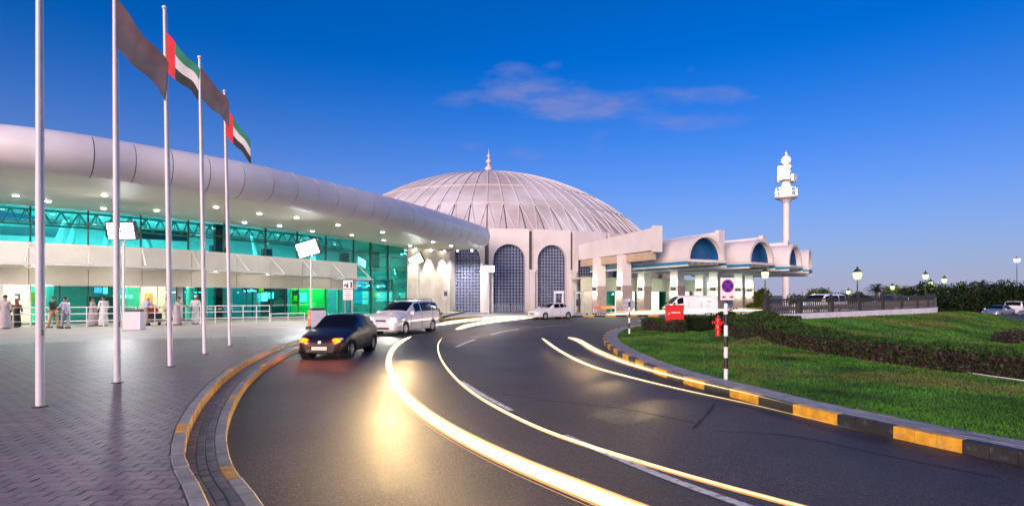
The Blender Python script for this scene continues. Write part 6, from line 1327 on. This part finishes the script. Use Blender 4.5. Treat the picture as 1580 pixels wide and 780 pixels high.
def person(label, loc, rz, top, bottom, robe=None, arms=(.15, .15), fwd=(.1, .1), stride=.12, hair='hair', cap=None, lean=0.0, H_=1.74, bags=None):
    o = thing('person', label, 'person', loc, rz); k = H_ / 1.74
    hz = .92; L_ = lean; V_ = [(0, 0, hz, (.13, .16)), (.0 + L_ * .4, 0, 1.12, (.11, .14)), (L_ * .7, 0, 1.32, (.12, .17)), (L_ * .95, 0, 1.45, .07), (L_ * 1.05 + .01, 0, 1.52, .055), (L_ * 1.15 + .02, 0, 1.60, (.085, .07)), (L_ * 1.18 + .015, 0, 1.68, (.085, .072))]
    E_ = [(0, 1), (1, 2), (2, 3), (3, 4), (4, 5), (5, 6)]
    arm_pts = {}
    for s, ab, fw in ((1, arms[0], fwd[0]), (-1, arms[1], fwd[1])):
        b = len(V_); sx = L_ * .85
        sh = (sx, s * .19, 1.40); el_ = (sx + fw * .3, s * (.21 + ab * .3), 1.13 + fw * .15); wr_ = (sx + fw * 1.0, s * (.20 + ab * .5), .90 + fw * .5); hd = (wr_[0] + .02 + fw * .15, wr_[1], wr_[2] - .07 + fw * .12)
        V_ += [(*sh, .062), (*el_, .045), (*wr_, .030), (*hd, (.036, .02))]; E_ += [(2, b), (b, b + 1), (b + 1, b + 2), (b + 2, b + 3)]; arm_pts[s] = (sh, el_, wr_)
        for f in range(4):
            fb = len(V_); y = hd[1] + (f - 1.5) * .003; x = hd[0] + (f - 1.5) * .018; ln_ = (.065, .08, .075, .06)[f]
            V_ += [(x, y, hd[2] - .04, .009), (x + .012, y, hd[2] - .04 - ln_, .007)]; E_ += [(b + 3, fb), (fb, fb + 1)]
        fb = len(V_); V_ += [(hd[0] + .035, hd[1], hd[2] - .01, .010), (hd[0] + .05, hd[1], hd[2] - .05, .008)]; E_ += [(b + 3, fb), (fb, fb + 1)]
    legs = {}
    for s, st_ in ((1, stride), (-1, -stride)):
        b = len(V_); hp = (0, s * .09, .88); kn = (st_ * .6 + .02, s * .10, .48); an = (st_, s * .10, .09); to = (st_ + .14, s * .11, .04)
        V_ += [(*hp, .09), (*kn, .058), (*an, .042), (*to, .035)]; E_ += [(0, b), (b, b + 1), (b + 1, b + 2), (b + 2, b + 3)]; legs[s] = (hp, kn, an, to)
    hx = L_ * 1.18 + .02; b = len(V_); V_ += [(hx + .095, 0, 1.615, .014)]; E_ += [(5, b)]
    for s in (1, -1): b = len(V_); V_ += [(hx, s * .082, 1.62, .014)]; E_ += [(5, b)]
    V_ = [(v[0] * k, v[1] * k, v[2] * k, tuple(q * k for q in v[3]) if isinstance(v[3], tuple) else v[3] * k) for v in V_]
    skinned('body', 'skin', V_, E_, o)
    sc = lambda p: (p[0] * k, p[1] * k, p[2] * k)
    if cap != 'scarf_red':
        mb = MB(); mb.lathe([(.078, -.045), (.092, .0), (.092, .04), (.075, .085), (.035, .108), (.005, .112)], 14, (hx * k - .008, 0, 1.66 * k), 1.02 * k, .9 * k); mb.build('hair' if not cap else 'cap', cap or hair, o, smooth=True, world=False)
    else:
        mb = MB(); mb.lathe([(.19, -.30), (.14, -.2), (.10, -.1), (.108, 0), (.10, .06), (.06, .115), (.01, .13)], 14, (hx * k - .015, 0, 1.66 * k), k, k * .95); mb.build('head_scarf', cap, o, smooth=True, world=False)
    # eyes and mouth
    for s in (1, -1): mb = MB(); mb.lathe([(.003, -.01), (.012, 0), (.003, .01)], 8, (hx * k + .082, s * .032, 1.635 * k)); mb.build('eye', 'hair', o, world=False)
    tv = [(0, 0, .90, (.155, .185)), (L_ * .4, 0, 1.12, (.135, .17)), (L_ * .7, 0, 1.32, (.14, .19)), (L_ * .92, 0, 1.42, (.10, .12))]; te = [(0, 1), (1, 2), (2, 3)]
    for s in (1, -1):
        sh, el_, wr_ = arm_pts[s]; b = len(tv); long_ = robe is not None or top in ('shirt_black',)
        tv += [(*sh, .080), (*el_, .062)]; te += [(2, b), (b, b + 1)]
        if long_: tv += [(*wr_, .048)]; te += [(b + 1, b + 2)]
    tv = [(v[0] * k, v[1] * k, v[2] * k, tuple(q * k for q in v[3]) if isinstance(v[3], tuple) else v[3] * k) for v in tv]
    skinned('shirt' if not robe else 'robe_top', robe or top, tv, te, o)
    if robe:
        mb = MB(); prof = [(.27, .06), (.265, .3), (.235, .6), (.205, .88), (.185, 1.05), (.175, 1.2)]; mb.lathe([(r * k, z * k) for r, z in prof], 18, (.02, 0, 0), 1.0, .86)
        mb.v = [(v[0] + math.cos(math.atan2(v[1], v[0]) * 6) * .012 * max(0, 1 - v[2]), v[1] + math.sin(math.atan2(v[1], v[0]) * 7) * .010 * max(0, 1 - v[2]), v[2]) for v in mb.v]; mb.build('robe_skirt', robe, o, smooth=True, world=False)
    else:
        lv_ = [(0, 0, .95, (.15, .175))]; le = []
        for s in (1, -1):
            hp, kn, an, to = legs[s]; b = len(lv_); lv_ += [(*hp, .105), (*kn, .078), (an[0], an[1], .11, .068)]; le += [(0, b), (b, b + 1), (b + 1, b + 2)]
        lv_ = [(v[0] * k, v[1] * k, v[2] * k, tuple(q * k for q in v[3]) if isinstance(v[3], tuple) else v[3] * k) for v in lv_]; skinned('trousers', bottom, lv_, le, o)
    for s in (1, -1):
        an, to = legs[s][2], legs[s][3]; mb = MB(); c = ((an[0] + to[0]) / 2 * k + .0, an[1] * k, .05); mb.box(c, (.28, .10, .09), bev=.03); mb.build('shoe', 'shoe', o, world=False)
    if bags:
        w_ = arm_pts[-1][2]; mb = MB(); mb.box((w_[0] * k, w_[1] * k - .02, w_[2] * k - .32), (.30, .12, .34), bev=.04); mb.build('held_bag', bags, o, world=False)
    return o
gp = lambda px, py: G(px, py, .297)
person('person in a long grey robe at the left edge, seen from behind', gp(8, 507), R(95), None, None, robe='robe_grey', stride=.04, H_=1.80)
person('person in a black abaya and rust red scarf with a pale bag', gp(26, 504.5), R(-60), None, None, robe='abaya_black', cap='scarf_red', stride=.08, H_=1.52, bags='bag_yellow')
person('person in a black shirt and tan trousers walking before the dark glass', gp(82, 505.5), R(10), 'shirt_black', 'trouser_tan', stride=.2, H_=1.72)
person('person in a pale striped top and grey trousers next to the black shirted walker', gp(101, 506.5), R(170), 'stripe_light', 'trouser_grey', stride=.12, H_=1.70, fwd=(.3, .2))
person('person in a pale grey robe left of the other robed walker by the cafe glass', gp(143, 502.5), R(20), None, None, robe='robe_grey', stride=.06, H_=1.68)
person('person in a lighter robe with black hair in front of the cafe glass', gp(160, 502.5), R(160), None, None, robe='robe_white', stride=.06, H_=1.76)
person('person in a light blue shirt and tan trousers beside the waste bin', gp(226, 502.0), R(70), 'shirt_blue', 'trouser_tan', stride=.08, fwd=(.45, .45), lean=.08, cap='cap_white', H_=1.74)
person('person in a grey patterned shirt half hidden by the middle flagpole', gp(258, 501), R(60), 'robe_grey', 'trouser_grey', stride=.06, H_=1.68, fwd=(.4, .3))
person('person in a grey robe leaning forward just right of the middle flagpole', gp(272, 501), R(15), None, None, robe='robe_grey', stride=.06, lean=.12, fwd=(.5, .5), H_=1.70)
person('person in a long white robe standing alone left of the fourth flagpole', gp(302, 499.5), R(-70), None, None, robe='robe_white', stride=.03, H_=1.78, cap='cap_white')
def lug(px, py, rz, label):
    q = gp(px, py); n0 = len(COL.objects); trolley(px, q.y, rz, label, 'gloss_red'); o = [x for x in COL.objects if x.name.startswith('luggage_trolley')][-1]; return o
p_ = gp(236, 501.5)
o = thing('luggage_trolley', 'loaded luggage trolley with a dark case in front of the blue shirted person', 'luggage trolley', p_, R(70))
mb = MB(); mb.tube([(-.5, -.28, .22), (.45, -.2, .18), (.45, .2, .18), (-.5, .28, .22)], .025, 6); mb.tube([(-.5, -.28, .22), (-.62, -.28, 1.0), (-.62, .28, 1.0), (-.5, .28, .22)], .022, 6); mb.build('deck_frame', 'trolley_metal', o, world=False)
for x, y in ((-.45, .26), (-.45, -.26), (.4, 0)):
    mb = MB(); k = 12; mb.add([(x + .09 * math.cos(2 * PI * i / k), y + t, .09 + .09 * math.sin(2 * PI * i / k)) for t in (-.025, .025) for i in range(k)], [tuple(range(k)), tuple(range(k, 2 * k))[::-1]] + [(i, (i + 1) % k, k + (i + 1) % k, k + i) for i in range(k)]); mb.build('wheel', 'black_plastic', o, world=False)
for nm, m, c, d, lab in (('suitcase', 'dark_metal', (.05, 0, .50), (.7, .45, .50), 'dark upright suitcase on the loaded luggage trolley'), ('suitcase', 'gloss_red', (-.05, 0, .905), (.5, .4, .28), 'small red suitcase on top of the dark one on the trolley')):
    t = thing(nm, lab, 'suitcase', p_, R(70)); mb = MB(); mb.box(c, d, bev=.05); mb.build('shell', m, t, world=False); mb = MB(); z = c[2] + d[2] / 2; mb.tube([(c[0] - .1, 0, z - .005), (c[0] - .1, 0, z + .04), (c[0] + .1, 0, z + .04), (c[0] + .1, 0, z - .005)], .012, 6); mb.build('handle', 'black_plastic', t, world=False)
